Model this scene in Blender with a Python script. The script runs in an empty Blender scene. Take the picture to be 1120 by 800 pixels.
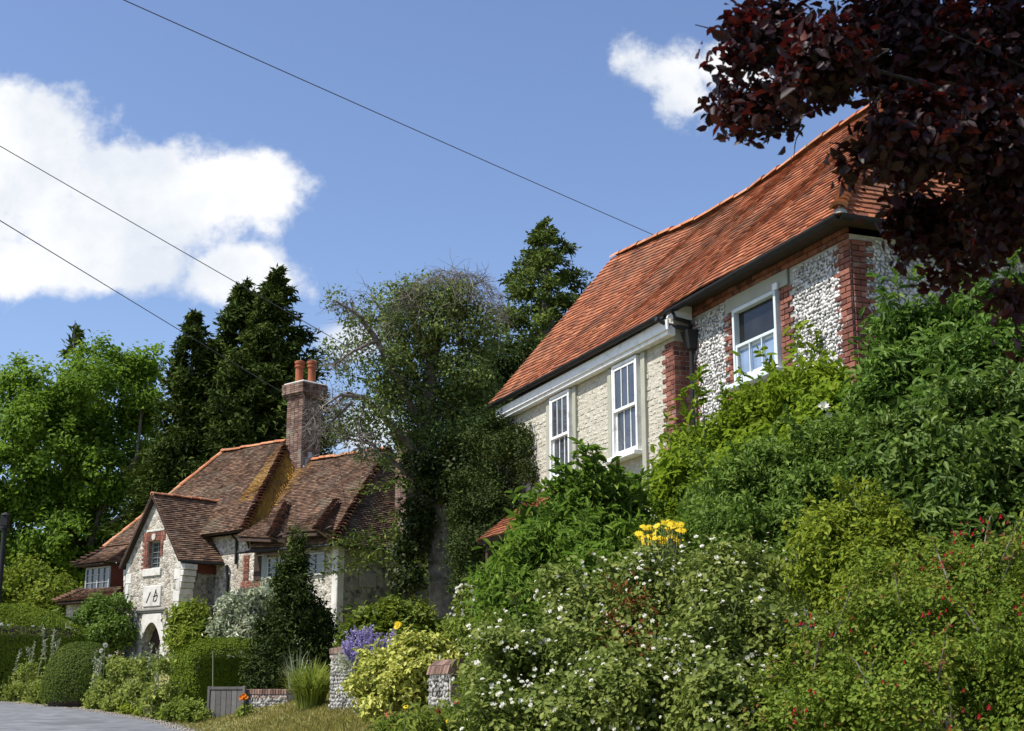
import bpy, math, random
import numpy as np
from math import radians, sin, cos, pi, sqrt, atan, atan2

random.seed(7)
RNG = np.random.default_rng(11)
COL = bpy.context.scene.collection
SC = bpy.context.scene

# ------------------------------------------------------------------ camera numbers
F = 1555.6
PITCH = atan(367 / F)
CAMZ = 1.6

def at(px, py, Y):
    """point of the photograph at forward distance Y (metres)"""
    a = (px - 560) / F
    b = (400 - py) / F
    dy = cos(PITCH) - b * sin(PITCH)
    dz = sin(PITCH) + b * cos(PITCH)
    t = Y / dy
    return np.array((a * t, Y, CAMZ + dz * t))

def smooth(a, b, x):
    t = np.clip((np.asarray(x, float) - a) / (b - a), 0, 1)
    return t * t * (3 - 2 * t)

def road_edge(y):
    return np.interp(y, [-60, 0, 15, 24, 28.7, 32.4, 35.8, 39.4, 45, 140], [-4.0, -4.2, -4.6, -5.35, -6.45, -7.9, -9.7, -11.8, -16.0, -86]) + .2

def ground_z(x, y):
    x = np.asarray(x, float); y = np.asarray(y, float)
    base = .035 * np.clip(y, -20, 60) + .02 * np.clip(y - 60, 0, 200)
    d = x - road_edge(y) - .5
    bank = .27 * np.clip(d, 0, 4.5) * (.4 + .6 * smooth(12, 22, y)) + .9 * smooth(3.5, 8.5, d) * (1 - smooth(24, 33, y)) * smooth(10, 16, y)
    bank = bank + .35 * smooth(8, 14, d) * smooth(34, 42, y)
    left = -d - 6.6
    bank = bank + .10 * np.clip(left, 0, 6)
    return base + bank

# ------------------------------------------------------------------ object helpers
def props(o, label=None, cat=None, group=None, kind=None):
    if label: o['label'] = label
    if cat: o['category'] = cat
    if group: o['group'] = group
    if kind: o['kind'] = kind
    return o

def thing(name, label, cat, loc=(0, 0, 0), rotz=0, group=None):
    o = bpy.data.objects.new(name, None)
    COL.objects.link(o)
    o.empty_display_size = .2
    o.location = tuple(float(c) for c in loc)
    o.rotation_euler = (0, 0, rotz)
    o['off'] = [float(c) for c in loc] if rotz == 0 else [0., 0., float(loc[2])]
    props(o, label, cat, group)
    return o

def link(name, me, parent=None):
    o = bpy.data.objects.new(name, me)
    COL.objects.link(o)
    if parent is not None:
        o.parent = parent
    return o

def off_of(parent):
    p = parent
    while p is not None:
        if 'off' in p: return np.array(p['off'])
        p = p.parent
    return np.zeros(3)

def fast(name, V, FC, mat, parent=None, rnd=None, smooth_shade=False):
    """mesh from numpy arrays, every face with the same number of corners"""
    V = np.asarray(V, np.float32) - off_of(parent).astype(np.float32)
    FC = np.asarray(FC, np.int32)
    m, k = FC.shape
    me = bpy.data.meshes.new(name)
    me.vertices.add(len(V)); me.vertices.foreach_set('co', V.ravel())
    me.loops.add(m * k); me.loops.foreach_set('vertex_index', FC.ravel())
    me.polygons.add(m)
    me.polygons.foreach_set('loop_start', np.arange(0, m * k, k, dtype=np.int32))
    if smooth_shade:
        me.polygons.foreach_set('use_smooth', np.ones(m, bool))
    me.update(calc_edges=True)
    at_ = me.attributes.new('rnd', 'FLOAT', 'FACE')
    if rnd is None: rnd = np.random.default_rng(len(V)).random(m)
    at_.data.foreach_set('value', np.asarray(rnd, np.float32))
    me.materials.append(mat)
    return link(name, me, parent)

class MB:
    def __init__(s):
        s.v = []; s.f = []; s.r = []; s.c = []
    def cut(s):
        """what follows becomes a mesh of its own"""
        if s.f and (not s.c or s.c[-1] != len(s.f)): s.c.append(len(s.f))
    def add(s, vs, fs, r=None):
        b = len(s.v)
        s.v.extend([tuple(float(c) for c in p) for p in vs])
        if r is None: r = random.random()
        for f in fs:
            s.f.append(tuple(b + i for i in f)); s.r.append(r)
    def hexa(s, p, r=None):
        """8 points: bottom 0-3 ccw, top 4-7"""
        s.add(p, [(3, 2, 1, 0), (4, 5, 6, 7), (0, 1, 5, 4), (1, 2, 6, 5), (2, 3, 7, 6), (3, 0, 4, 7)], r)
    def box(s, x0, x1, y0, y1, z0, z1, r=None):
        if x0 > x1: x0, x1 = x1, x0
        if y0 > y1: y0, y1 = y1, y0
        s.hexa([(x0, y0, z0), (x1, y0, z0), (x1, y1, z0), (x0, y1, z0),
                (x0, y0, z1), (x1, y0, z1), (x1, y1, z1), (x0, y1, z1)], r)
    def bbox(s, x0, x1, y0, y1, z0, z1, b=.008, jit=0, r=None):
        """box with all edges chamfered"""
        if x0 > x1: x0, x1 = x1, x0
        if y0 > y1: y0, y1 = y1, y0
        vs = []
        j = lambda: random.uniform(-jit, jit)
        idx = {}
        for ix, X in enumerate((x0, x1)):
            for iy, Y in enumerate((y0, y1)):
                for iz, Z in enumerate((z0, z1)):
                    sx = b if ix == 0 else -b; sy = b if iy == 0 else -b; sz = b if iz == 0 else -b
                    a, c, d = j(), j(), j()
                    for k, q in enumerate(((X, Y + sy, Z + sz), (X + sx, Y, Z + sz), (X + sx, Y + sy, Z))):
                        idx[(ix, iy, iz, k)] = len(vs)
                        vs.append((q[0] + a, q[1] + c, q[2] + d))
        g = lambda ix, iy, iz, k: idx[(ix, iy, iz, k)]
        fs = []
        for ix in (0, 1):
            q = [g(ix, 0, 0, 0), g(ix, 1, 0, 0), g(ix, 1, 1, 0), g(ix, 0, 1, 0)]
            fs.append(q if ix else q[::-1])
            q = [g(0, ix, 0, 1), g(0, ix, 1, 1), g(1, ix, 1, 1), g(1, ix, 0, 1)]
            fs.append(q if ix else q[::-1])
            q = [g(0, 0, ix, 2), g(1, 0, ix, 2), g(1, 1, ix, 2), g(0, 1, ix, 2)]
            fs.append(q if ix else q[::-1])
        for a in (0, 1):
            for c in (0, 1):
                fs.append([g(0, a, c, 1), g(1, a, c, 1), g(1, a, c, 2), g(0, a, c, 2)])
                fs.append([g(a, 0, c, 0), g(a, 1, c, 0), g(a, 1, c, 2), g(a, 0, c, 2)])
                fs.append([g(a, c, 0, 0), g(a, c, 1, 0), g(a, c, 1, 1), g(a, c, 0, 1)])
                for e in (0, 1):
                    fs.append([g(a, c, e, 0), g(a, c, e, 1), g(a, c, e, 2)])
        s.add(vs, fs, r)
    def tube(s, pts, rad, n=6, cap=True, r=None):
        pts = [np.array(p, float) for p in pts]
        if not hasattr(rad, '__len__'): rad = [rad] * len(pts)
        vs = []; fs = []
        for i, p in enumerate(pts):
            t = pts[min(i + 1, len(pts) - 1)] - pts[max(i - 1, 0)]
            t = t / (np.linalg.norm(t) + 1e-9)
            a = np.cross(t, (0, 0, 1.) if abs(t[2]) < .9 else (1., 0, 0)); a /= np.linalg.norm(a) + 1e-9
            b = np.cross(t, a)
            for k in range(n):
                w = 2 * pi * k / n
                vs.append(p + rad[i] * (cos(w) * a + sin(w) * b))
        for i in range(len(pts) - 1):
            for k in range(n):
                fs.append((i * n + k, i * n + (k + 1) % n, (i + 1) * n + (k + 1) % n, (i + 1) * n + k))
        if cap:
            fs.append(tuple(range(n))[::-1]); fs.append(tuple((len(pts) - 1) * n + k for k in range(n)))
        s.add(vs, fs, r)
    def lathe(s, c, prof, n=16, r=None):
        vs = []; fs = []
        for (rr, z) in prof:
            for k in range(n):
                w = 2 * pi * k / n
                vs.append((c[0] + rr * cos(w), c[1] + rr * sin(w), z))
        for i in range(len(prof) - 1):
            for k in range(n):
                fs.append((i * n + k, i * n + (k + 1) % n, (i + 1) * n + (k + 1) % n, (i + 1) * n + k))
        fs.append(tuple(range(n))[::-1]); fs.append(tuple((len(prof) - 1) * n + k for k in range(n)))
        s.add(vs, fs, r)
    def prism(s, poly, axis, a0, a1, r=None):
        """polygon extruded: axis 0 -> poly is (y,z), axis 1 -> poly is (x,z), axis 2 -> (x,y)"""
        def P(q, a):
            return (a, q[0], q[1]) if axis == 0 else ((q[0], a, q[1]) if axis == 1 else (q[0], q[1], a))
        n = len(poly)
        vs = [P(q, a0) for q in poly] + [P(q, a1) for q in poly]
        fs = [tuple(range(n)), tuple(range(2 * n - 1, n - 1, -1))]
        for i in range(n):
            fs.append((i, i + n, (i + 1) % n + n, (i + 1) % n))
        s.add(vs, fs, r)
    def build(s, name, mat, parent=None, sm=False):
        if s.c:
            ends = [c for c in s.c if c < len(s.f)] + [len(s.f)]; a = 0; first = None
            for e in ends:
                q = MB(); used = {}
                for f, r in zip(s.f[a:e], s.r[a:e]):
                    g = []
                    for i in f:
                        if i not in used: used[i] = len(q.v); q.v.append(s.v[i])
                        g.append(used[i])
                    q.f.append(tuple(g)); q.r.append(r)
                a = e
                o = q.build(name, mat, parent, sm)
                first = first or o
            return first
        o = off_of(parent)
        me = bpy.data.meshes.new(name)
        me.from_pydata([(p[0] - o[0], p[1] - o[1], p[2] - o[2]) for p in s.v], [], s.f)
        a = me.attributes.new('rnd', 'FLOAT', 'FACE')
        a.data.foreach_set('value', np.array(s.r, np.float32))
        if sm:
            me.polygons.foreach_set('use_smooth', np.ones(len(s.f), bool))
        me.materials.append(mat)
        me.validate()
        return link(name, me, parent)

# ------------------------------------------------------------------ materials
def nn(nt, typ, **k):
    n = nt.nodes.new(typ)
    for a, b in k.items():
        if a.startswith('i_'):
            n.inputs[a[2:].replace('_', ' ')].default_value = b
        else: setattr(n, a, b)
    return n

def ramp(nt, stops, interp='LINEAR'):
    r = nt.nodes.new('ShaderNodeValToRGB')
    r.color_ramp.interpolation = interp
    e = r.color_ramp.elements
    while len(e) > 1: e.remove(e[-1])
    e[0].position = stops[0][0]; e[0].color = (*stops[0][1], 1)
    for p, c in stops[1:]:
        q = e.new(p); q.color = (*c, 1)
    return r

def newmat(name):
    m = bpy.data.materials.new(name); m.use_nodes = True
    nt = m.node_tree; nt.nodes.clear()
    out = nt.nodes.new('ShaderNodeOutputMaterial')
    return m, nt, out

def noise01(nt, scale, detail=4, lo=.32, hi=.68, co=None, rough=.6):
    if co is None:
        co = nt.nodes.new('ShaderNodeTexCoord').outputs['Object']
    n = nn(nt, 'ShaderNodeTexNoise'); n.inputs['Scale'].default_value = scale; n.inputs['Detail'].default_value = detail
    n.inputs['Roughness'].default_value = rough
    nt.links.new(co, n.inputs['Vector'])
    mr = nn(nt, 'ShaderNodeMapRange'); mr.inputs['From Min'].default_value = lo; mr.inputs['From Max'].default_value = hi
    nt.links.new(n.outputs['Fac'], mr.inputs['Value'])
    return mr.outputs['Result'], n.outputs['Fac']

def math_(nt, op, a, b=None, c=None):
    n = nn(nt, 'ShaderNodeMath', operation=op)
    for i, x in enumerate((a, b, c)):
        if x is None: continue
        if isinstance(x, (int, float)): n.inputs[i].default_value = x
        else: nt.links.new(x, n.inputs[i])
    return n.outputs[0]

def mixc(nt, fac, a, b):
    n = nn(nt, 'ShaderNodeMix', data_type='RGBA')
    for sock, x in ((n.inputs[0], fac), (n.inputs[6], a), (n.inputs[7], b)):
        if isinstance(x, (int, float)): sock.default_value = x
        elif isinstance(x, tuple): sock.default_value = (*x, 1)
        else: nt.links.new(x, sock)
    return n.outputs[2]

def pmat(name, stops, k_rnd=.6, nscale=6, k_noise=.4, rough=.8, bump=0, bscale=40, spec=.3, trans=0, tcol=None,
         stain=None, metallic=0, stain2=None):
    m, nt, out = newmat(name)
    a = nn(nt, 'ShaderNodeAttribute', attribute_name='rnd')
    n01, _ = noise01(nt, nscale)
    f = math_(nt, 'MULTIPLY', a.outputs['Fac'], k_rnd)
    f = math_(nt, 'MULTIPLY_ADD', n01, k_noise, f)
    f = math_(nt, 'ADD', f, (1 - k_rnd - k_noise) / 2)
    r = ramp(nt, stops); nt.links.new(f, r.inputs[0])
    col = r.outputs[0]
    for st in (stain, stain2):
        if st:
            sc, lo, hi, c, amt = st
            s01, _ = noise01(nt, sc, 5, lo, hi)
            col = mixc(nt, math_(nt, 'MULTIPLY', s01, amt), col, c)
    p = nn(nt, 'ShaderNodeBsdfPrincipled')
    p.inputs['Roughness'].default_value = rough
    p.inputs['Specular IOR Level'].default_value = spec
    p.inputs['Metallic'].default_value = metallic
    nt.links.new(col, p.inputs['Base Color'])
    if bump:
        _, raw = noise01(nt, bscale, 5)
        b = nn(nt, 'ShaderNodeBump'); b.inputs['Strength'].default_value = bump; b.inputs['Distance'].default_value = .02
        nt.links.new(raw, b.inputs['Height']); nt.links.new(b.outputs[0], p.inputs['Normal'])
    sh = p.outputs[0]
    if trans:
        t = nn(nt, 'ShaderNodeBsdfTranslucent')
        if tcol: nt.links.new(mixc(nt, .55, col, tcol), t.inputs['Color'])
        else: nt.links.new(col, t.inputs['Color'])
        mx = nn(nt, 'ShaderNodeMixShader'); mx.inputs[0].default_value = trans
        nt.links.new(sh, mx.inputs[1]); nt.links.new(t.outputs[0], mx.inputs[2]); sh = mx.outputs[0]
    nt.links.new(sh, out.inputs[0])
    return m

def leafmat(name, dark, mid, light, trans=.3, rough=.5, spec=.35, tcol=None, extra=None, gain=1., warm=1.):
    g = lambda c: (c[0] * gain * (1 + .36 * warm), c[1] * gain * (1 + .06 * warm), c[2] * gain * (1 - .38 * warm))
    dark, mid, light = g(dark), g(mid), g(light)
    stops = [(0, dark), (.5, mid), (1, light)]
    if extra: stops = [(0, dark), (.48, mid), (.86, light), (.93, extra)]
    return pmat(name, stops, k_rnd=1.0, k_noise=0, rough=min(.8, rough + .15), spec=spec * .5, trans=min(.45, trans * 1.25), tcol=tcol)

def stonemat(name, scale, stops, mortar, edge=.06, bump=.6, squash=1.0, stain=None):
    m, nt, out = newmat(name)
    tc = nt.nodes.new('ShaderNodeTexCoord').outputs['Object']
    mp = nn(nt, 'ShaderNodeMapping'); mp.inputs['Scale'].default_value = (1, 1, squash)
    nt.links.new(tc, mp.inputs[0])
    nz = nn(nt, 'ShaderNodeTexNoise'); nz.inputs['Scale'].default_value = scale * .8
    nt.links.new(mp.outputs[0], nz.inputs['Vector'])
    v3 = nn(nt, 'ShaderNodeVectorMath', operation='MULTIPLY_ADD'); v3.inputs[1].default_value = (.25 / scale * 3,) * 3
    nt.links.new(nz.outputs['Color'], v3.inputs[0]); nt.links.new(mp.outputs[0], v3.inputs[2])
    vo = nn(nt, 'ShaderNodeTexVoronoi'); vo.inputs['Scale'].default_value = scale
    ve = nn(nt, 'ShaderNodeTexVoronoi', feature='DISTANCE_TO_EDGE'); ve.inputs['Scale'].default_value = scale
    for q in (vo, ve): nt.links.new(v3.outputs[0], q.inputs['Vector'])
    sep = nn(nt, 'ShaderNodeSeparateColor'); nt.links.new(vo.outputs['Color'], sep.inputs[0])
    n01, raw = noise01(nt, scale * 3)
    fac = math_(nt, 'MULTIPLY_ADD', sep.outputs[0], .75, math_(nt, 'MULTIPLY', n01, .25))
    r = ramp(nt, stops); nt.links.new(fac, r.inputs[0])
    em = nn(nt, 'ShaderNodeMapRange'); em.inputs['From Max'].default_value = edge
    nt.links.new(ve.outputs['Distance'], em.inputs[0])
    col = mixc(nt, em.outputs[0], mortar, r.outputs[0])
    if stain:
        sc, lo, hi, c, amt = stain
        s01, _ = noise01(nt, sc, 5, lo, hi)
        col = mixc(nt, math_(nt, 'MULTIPLY', s01, amt), col, c)
    p = nn(nt, 'ShaderNodeBsdfPrincipled'); p.inputs['Roughness'].default_value = .85
    p.inputs['Specular IOR Level'].default_value = .2
    nt.links.new(col, p.inputs['Base Color'])
    hgt = math_(nt, 'MULTIPLY_ADD', raw, .4, math_(nt, 'MINIMUM', ve.outputs['Distance'], .25))
    b = nn(nt, 'ShaderNodeBump'); b.inputs['Strength'].default_value = bump; b.inputs['Distance'].default_value = .06
    nt.links.new(hgt, b.inputs['Height']); nt.links.new(b.outputs[0], p.inputs['Normal'])
    nt.links.new(p.outputs[0], out.inputs[0])
    return m

def glassmat(name, base, rough=.04, spec=.9):
    m, nt, out = newmat(name)
    p = nn(nt, 'ShaderNodeBsdfPrincipled')
    n01, raw = noise01(nt, 1.6, 3)
    c = mixc(nt, n01, base, tuple(min(1, x * 1.8 + .01) for x in base))
    nt.links.new(c, p.inputs['Base Color'])
    p.inputs['Roughness'].default_value = rough; p.inputs['Specular IOR Level'].default_value = spec
    b = nn(nt, 'ShaderNodeBump'); b.inputs['Strength'].default_value = .03
    nt.links.new(raw, b.inputs['Height']); nt.links.new(b.outputs[0], p.inputs['Normal'])
    nt.links.new(p.outputs[0], out.inputs[0])
    return m

M = {}
M['red_tile'] = pmat('red_clay_tile', [(0, (.055, .030, .020)), (.22, (.185, .062, .030)), (.6, (.325, .108, .046)), (.9, (.43, .165, .078)), (1, (.50, .29, .17))],
                     k_rnd=.72, nscale=1.6, k_noise=.28, rough=.85, bump=.5, bscale=60, stain=(.8, .51, .68, (.085, .06, .04), .62),
                     stain2=(7, .56, .72, (.20, .13, .075), .6))
M['old_tile'] = pmat('weathered_brown_tile', [(0, (.042, .027, .019)), (.3, (.108, .062, .040)), (.65, (.175, .103, .065)), (.9, (.255, .165, .105)), (1, (.34, .155, .075))],
                     k_rnd=.75, nscale=.9, k_noise=.25, rough=.9, bump=.5, bscale=50, stain=(1.3, .52, .68, (.19, .165, .12), .6))
M['lichen_tile'] = pmat('lichen_covered_tile', [(0, (.13, .07, .03)), (.4, (.36, .20, .04)), (1, (.56, .33, .05))], k_rnd=.55, nscale=1.5, k_noise=.45,
                        rough=.95, bump=.5, bscale=50)
M['ridge_orange'] = pmat('orange_ridge_tile', [(0, (.26, .09, .045)), (.5, (.46, .17, .08)), (1, (.55, .28, .15))], rough=.9, bump=.4,
                         stain=(5, .5, .65, (.25, .22, .12), .6))
M['hip_dark'] = pmat('dark_bonnet_tile', [(0, (.035, .02, .016)), (.5, (.12, .06, .042)), (1, (.24, .11, .07))], rough=.9, bump=.4)
M['brick'] = pmat('red_brick', [(0, (.07, .03, .026)), (.4, (.19, .07, .048)), (.8, (.28, .11, .075)), (1, (.36, .19, .14))], k_rnd=.75,
                  nscale=12, k_noise=.25, rough=.9, bump=.5, bscale=50, stain=(6, .56, .72, (.36, .32, .28), .5))
M['old_brick'] = pmat('old_chimney_brick', [(0, (.06, .042, .035)), (.5, (.165, .095, .072)), (1, (.30, .2, .16))], k_rnd=.75,
                      nscale=4, k_noise=.25, rough=.95, bump=.5, stain=(2.5, .5, .66, (.32, .31, .24), .65))
M['mortar'] = pmat('lime_mortar', [(0, (.38, .37, .34)), (1, (.56, .55, .51))], k_rnd=0, k_noise=1, nscale=9, rough=.95, bump=.8, bscale=80)
M['malm_mortar'] = pmat('cream_mortar', [(0, (.42, .39, .31)), (1, (.54, .505, .42))], k_rnd=0, k_noise=1, nscale=7, rough=.95, bump=.8, bscale=60)
M['brick_mortar'] = pmat('brick_mortar', [(0, (.36, .33, .29)), (1, (.52, .49, .44))], k_rnd=0, k_noise=1, nscale=9, rough=.95, bump=.6, bscale=80)
M['flint'] = pmat('white_flint', [(0, (.09, .09, .095)), (.15, (.24, .24, .245)), (.34, (.47, .46, .44)), (.75, (.66, .65, .63)), (1, (.50, .47, .40))],
                  k_rnd=.8, nscale=30, k_noise=.2, rough=.65, bump=.4, bscale=50, spec=.4)
M['grey_flint'] = pmat('grey_lichened_flint', [(0, (.06, .06, .06)), (.3, (.19, .185, .17)), (.7, (.36, .35, .32)), (1, (.52, .5, .46))], k_rnd=.7, nscale=8, k_noise=.3, rough=.85, bump=.4, bscale=50)
M['malm'] = pmat('cream_malmstone', [(0, (.34, .32, .26)), (.4, (.45, .425, .355)), (.8, (.55, .525, .45)), (1, (.42, .37, .29))], k_rnd=.6, nscale=10,
                 k_noise=.4, rough=.95, bump=.9, bscale=30, stain=(3, .55, .7, (.34, .31, .24), .5))
M['flint_wall'] = stonemat('flint_rubble', 9, [(0, (.12, .12, .13)), (.3, (.4, .4, .39)), (.7, (.66, .64, .6)), (1, (.5, .46, .38))], (.55, .52, .47), .08, .7)
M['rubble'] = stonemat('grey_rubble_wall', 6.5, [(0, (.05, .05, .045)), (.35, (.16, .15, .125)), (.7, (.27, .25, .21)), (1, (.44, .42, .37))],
                       (.27, .255, .22), .07, .9, 1.25, stain=(.9, .5, .66, (.30, .28, .24), .4))  # shade painted in: darker copy of the pale rubble for faces turned from the sun
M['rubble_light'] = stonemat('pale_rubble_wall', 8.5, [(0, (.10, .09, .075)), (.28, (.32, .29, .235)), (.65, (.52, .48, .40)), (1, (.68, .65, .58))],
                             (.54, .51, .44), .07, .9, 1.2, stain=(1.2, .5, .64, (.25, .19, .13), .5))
M['white_stone'] = pmat('weathered_limewash', [(0, (.42, .40, .35)), (.5, (.58, .56, .51)), (1, (.72, .70, .66))], k_rnd=.4, nscale=3, k_noise=.6, rough=.9,
                        bump=.4, stain=(4, .55, .7, (.34, .32, .28), .6))
M['grey_stone'] = pmat('grey_dressed_stone', [(0, (.22, .21, .19)), (1, (.4, .38, .34))], rough=.9, bump=.5)
M['white_paint'] = pmat('white_gloss_paint', [(0, (.76, .76, .75)), (1, (.84, .84, .82))], k_rnd=.3, nscale=4, k_noise=.7, rough=.35, spec=.5,
                        stain=(7, .52, .74, (.40, .39, .34), .6))
M['sage_paint'] = pmat('sage_grey_paint', [(0, (.30, .30, .24)), (1, (.39, .385, .31))], k_rnd=.3, k_noise=.7, nscale=3, rough=.6, bump=.15)
M['blue_white_paint'] = pmat('pale_blue_grey_paint', [(0, (.52, .58, .60)), (1, (.62, .67, .68))], k_rnd=.3, k_noise=.7, rough=.45)
M['old_paint'] = pmat('faded_window_paint', [(0, (.34, .36, .36)), (1, (.5, .52, .52))], rough=.6)
M['grey_paint'] = pmat('grey_green_paint', [(0, (.20, .23, .21)), (1, (.3, .33, .3))], rough=.6)
M['black_iron'] = pmat('black_iron', [(0, (.010, .010, .011)), (1, (.022, .022, .024))], rough=.6, spec=.3)
M['lead'] = pmat('lead_flashing', [(0, (.25, .26, .28)), (1, (.45, .46, .48))], rough=.55, metallic=.3)
M['dark_wood'] = pmat('dark_timber', [(0, (.03, .02, .015)), (1, (.08, .05, .035))], rough=.8, bump=.3)
M['brown_board'] = pmat('red_brown_boarding', [(0, (.09, .022, .014)), (1, (.16, .045, .028))], rough=.7, bump=.3)
M['grey_wood'] = pmat('weathered_grey_boards', [(0, (.075, .072, .066)), (1, (.15, .145, .135))], k_rnd=.7, rough=.85, bump=.4, nscale=9)
M['glass'] = glassmat('window_glass', (.03, .034, .04))
M['glass_dark'] = glassmat('open_dark_window', (.008, .008, .008), .08, .35)  # near-black colour stands in for the unlit room above the lowered sash
M['glass_blue'] = glassmat('bright_window_glass', (.16, .22, .32), .08)  # blue base colour paints in the reflection on the lower sash
M['interior'] = pmat('dark_interior', [(0, (.02, .018, .016)), (1, (.05, .045, .04))], rough=.9)
M['curtain'] = pmat('net_curtain', [(0, (.42, .43, .45)), (1, (.55, .56, .58))], rough=.9)
M['terracotta'] = pmat('terracotta_pot', [(0, (.22, .06, .025)), (1, (.38, .115, .05))], k_rnd=.3, k_noise=.7, nscale=5, rough=.75, stain=(6, .55, .7, (.16, .1, .07), .6))
M['bark'] = pmat('grey_brown_bark', [(0, (.06, .05, .042)), (.6, (.19, .165, .135)), (1, (.29, .26, .22))], k_rnd=.3, nscale=7, k_noise=.7, rough=.95, bump=.9, bscale=18)
M['twig'] = pmat('dry_twig', [(0, (.09, .08, .065)), (1, (.26, .23, .195))], k_rnd=.9, k_noise=.1, rough=.9)
M['red_bark'] = pmat('dark_beech_bark', [(0, (.016, .012, .011)), (1, (.04, .032, .028))], rough=.9, bump=.5)
M['stem'] = pmat('green_stem', [(0, (.06, .085, .03)), (1, (.14, .17, .07))], rough=.7)
M['dry_stem'] = pmat('straw_stem', [(0, (.20, .19, .12)), (1, (.36, .34, .24))], k_rnd=.8, k_noise=.2, rough=.8)
M['cable'] = pmat('grey_cable', [(0, (.05, .055, .065)), (1, (.07, .075, .085))], rough=.6)
M['asphalt'] = pmat('asphalt', [(0, (.11, .115, .125)), (.5, (.15, .155, .165)), (1, (.195, .20, .205))], k_rnd=0, k_noise=1, nscale=2.2, rough=.8, bump=.4,
                    bscale=90, stain=(.5, .52, .60, (.105, .105, .11), .7), stain2=(1.1, .58, .62, (.20, .20, .205), .6))
# leaves: dark, mid, light
LF = dict(
    ash=leafmat('ash_leaves', (.045, .095, .014), (.085, .165, .022), (.15, .24, .035), .38, .5, .25, (.22, .36, .03), gain=1.3, warm=.45),
    cypress=leafmat('cypress_sprays', (.010, .022, .007), (.021, .043, .012), (.045, .075, .018), .12, .6, .2, gain=1.70),
    fir=leafmat('fir_sprays', (.016, .034, .012), (.036, .068, .021), (.075, .115, .032), .15, .6, .2, gain=1.60),
    yew=leafmat('yew_needles', (.010, .022, .009), (.022, .045, .015), (.045, .078, .022), .12, .55, .25, gain=1.30),
    ivy=leafmat('ivy_leaves', (.012, .026, .009), (.026, .05, .015), (.055, .09, .025), .15, .4, .4),
    ivytree=leafmat('old_tree_leaves', (.028, .045, .014), (.055, .085, .025), (.10, .13, .045), .22, .5, .3, gain=2.50, warm=0.35),
    beech=leafmat('copper_beech_leaves', (.010, .0055, .008), (.019, .009, .011), (.034, .012, .013), .12, .35, .45, (.24, .015, .012), extra=(.085, .022, .014), warm=0),
    wisteria=leafmat('wisteria_leaves', (.075, .14, .014), (.12, .22, .02), (.18, .29, .032), .32, .5, .3, (.25, .38, .03), gain=1.05),
    privet=leafmat('privet_leaves', (.030, .070, .018), (.050, .105, .026), (.085, .15, .04), .25, .45, .35, (.12, .22, .03), gain=1.70),
    laurel=leafmat('laurel_leaves', (.024, .058, .018), (.045, .095, .028), (.08, .14, .045), .25, .38, .45, (.12, .22, .03), gain=1.65),
    pinnate=leafmat('pinnate_leaves', (.026, .066, .018), (.046, .105, .026), (.08, .155, .04), .25, .45, .4, (.12, .24, .03), gain=1.60),
    spiraea=leafmat('yellow_green_leaves', (.060, .12, .018), (.105, .18, .026), (.165, .235, .04), .3, .5, .3, (.26, .32, .03), gain=1.30),
    fuchsia=leafmat('fuchsia_leaves', (.034, .078, .014), (.062, .122, .022), (.105, .165, .038), .28, .45, .3, (.2, .25, .03), extra=(.17, .075, .03), gain=1.60),
    rose=leafmat('rose_leaves', (.040, .070, .024), (.070, .115, .038), (.12, .17, .066), .25, .45, .35, (.15, .23, .04), gain=1.70),
    willow=leafmat('willowy_leaves', (.035, .078, .020), (.062, .13, .028), (.11, .19, .045), .3, .5, .3, (.15, .28, .03), gain=1.60),
    young=leafmat('young_green_leaves', (.06, .105, .030), (.10, .165, .045), (.16, .23, .07), .3, .5, .3, (.2, .3, .04), gain=1.30),
    euonymus=leafmat('variegated_leaves', (.07, .12, .016), (.38, .40, .075), (.60, .60, .22), .25, .5, .3, gain=1.15, warm=0.05),
    choisya=leafmat('choisya_leaves', (.045, .09, .014), (.08, .145, .02), (.14, .21, .034), .25, .4, .4, gain=1.10),
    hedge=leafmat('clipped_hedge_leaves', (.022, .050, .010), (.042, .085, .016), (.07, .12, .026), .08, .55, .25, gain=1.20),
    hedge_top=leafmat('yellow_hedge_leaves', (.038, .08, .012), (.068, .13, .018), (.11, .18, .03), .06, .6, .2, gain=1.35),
    bush=leafmat('bush_leaves', (.045, .085, .016), (.085, .14, .024), (.14, .19, .036), .3, .5, .3, (.2, .3, .03), gain=1.50),
    silver=leafmat('silvery_leaves', (.09, .115, .06), (.2, .225, .14), (.42, .43, .34), .2, .6, .3, gain=1.60, warm=0.00),
    weed=leafmat('weed_leaves', (.06, .095, .024), (.11, .155, .042), (.19, .235, .075), .3, .5, .3, (.22, .3, .05), gain=1.80, warm=0.60),
    lime=leafmat('lime_weed_leaves', (.10, .155, .02), (.17, .235, .03), (.26, .32, .05), .35, .5, .3, (.3, .4, .04), gain=1.15, warm=0.50),
    grass=leafmat('arching_grass', (.09, .135, .022), (.16, .215, .04), (.24, .29, .07), .3, .5, .3, gain=1.50, warm=0.30),
    dryleaf=leafmat('withered_leaves', (.06, .03, .018), (.12, .055, .03), (.18, .09, .05), .2, .8, .1),
)
def petal(name, c, rough=.6, tr=.25):
    return pmat(name, [(0, tuple(x * .8 for x in c)), (1, c)], k_rnd=1, k_noise=0, rough=rough, trans=tr, spec=.2)
M['petal_white'] = petal('white_petals', (.80, .79, .68))
M['petal_yellow'] = petal('yellow_petals', (.78, .56, .02))
M['petal_orange'] = petal('orange_petals', (.75, .24, .02))
M['petal_red'] = petal('crimson_petals', (.42, .012, .03))
M['petal_rust'] = petal('rust_petals', (.32, .07, .025))
M['petal_lilac'] = petal('lilac_petals', (.40, .34, .66))
M['seed_white'] = petal('pale_seed_head', (.7, .68, .6))
M['flower_eye'] = petal('dark_flower_eye', (.05, .025, .012))

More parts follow.
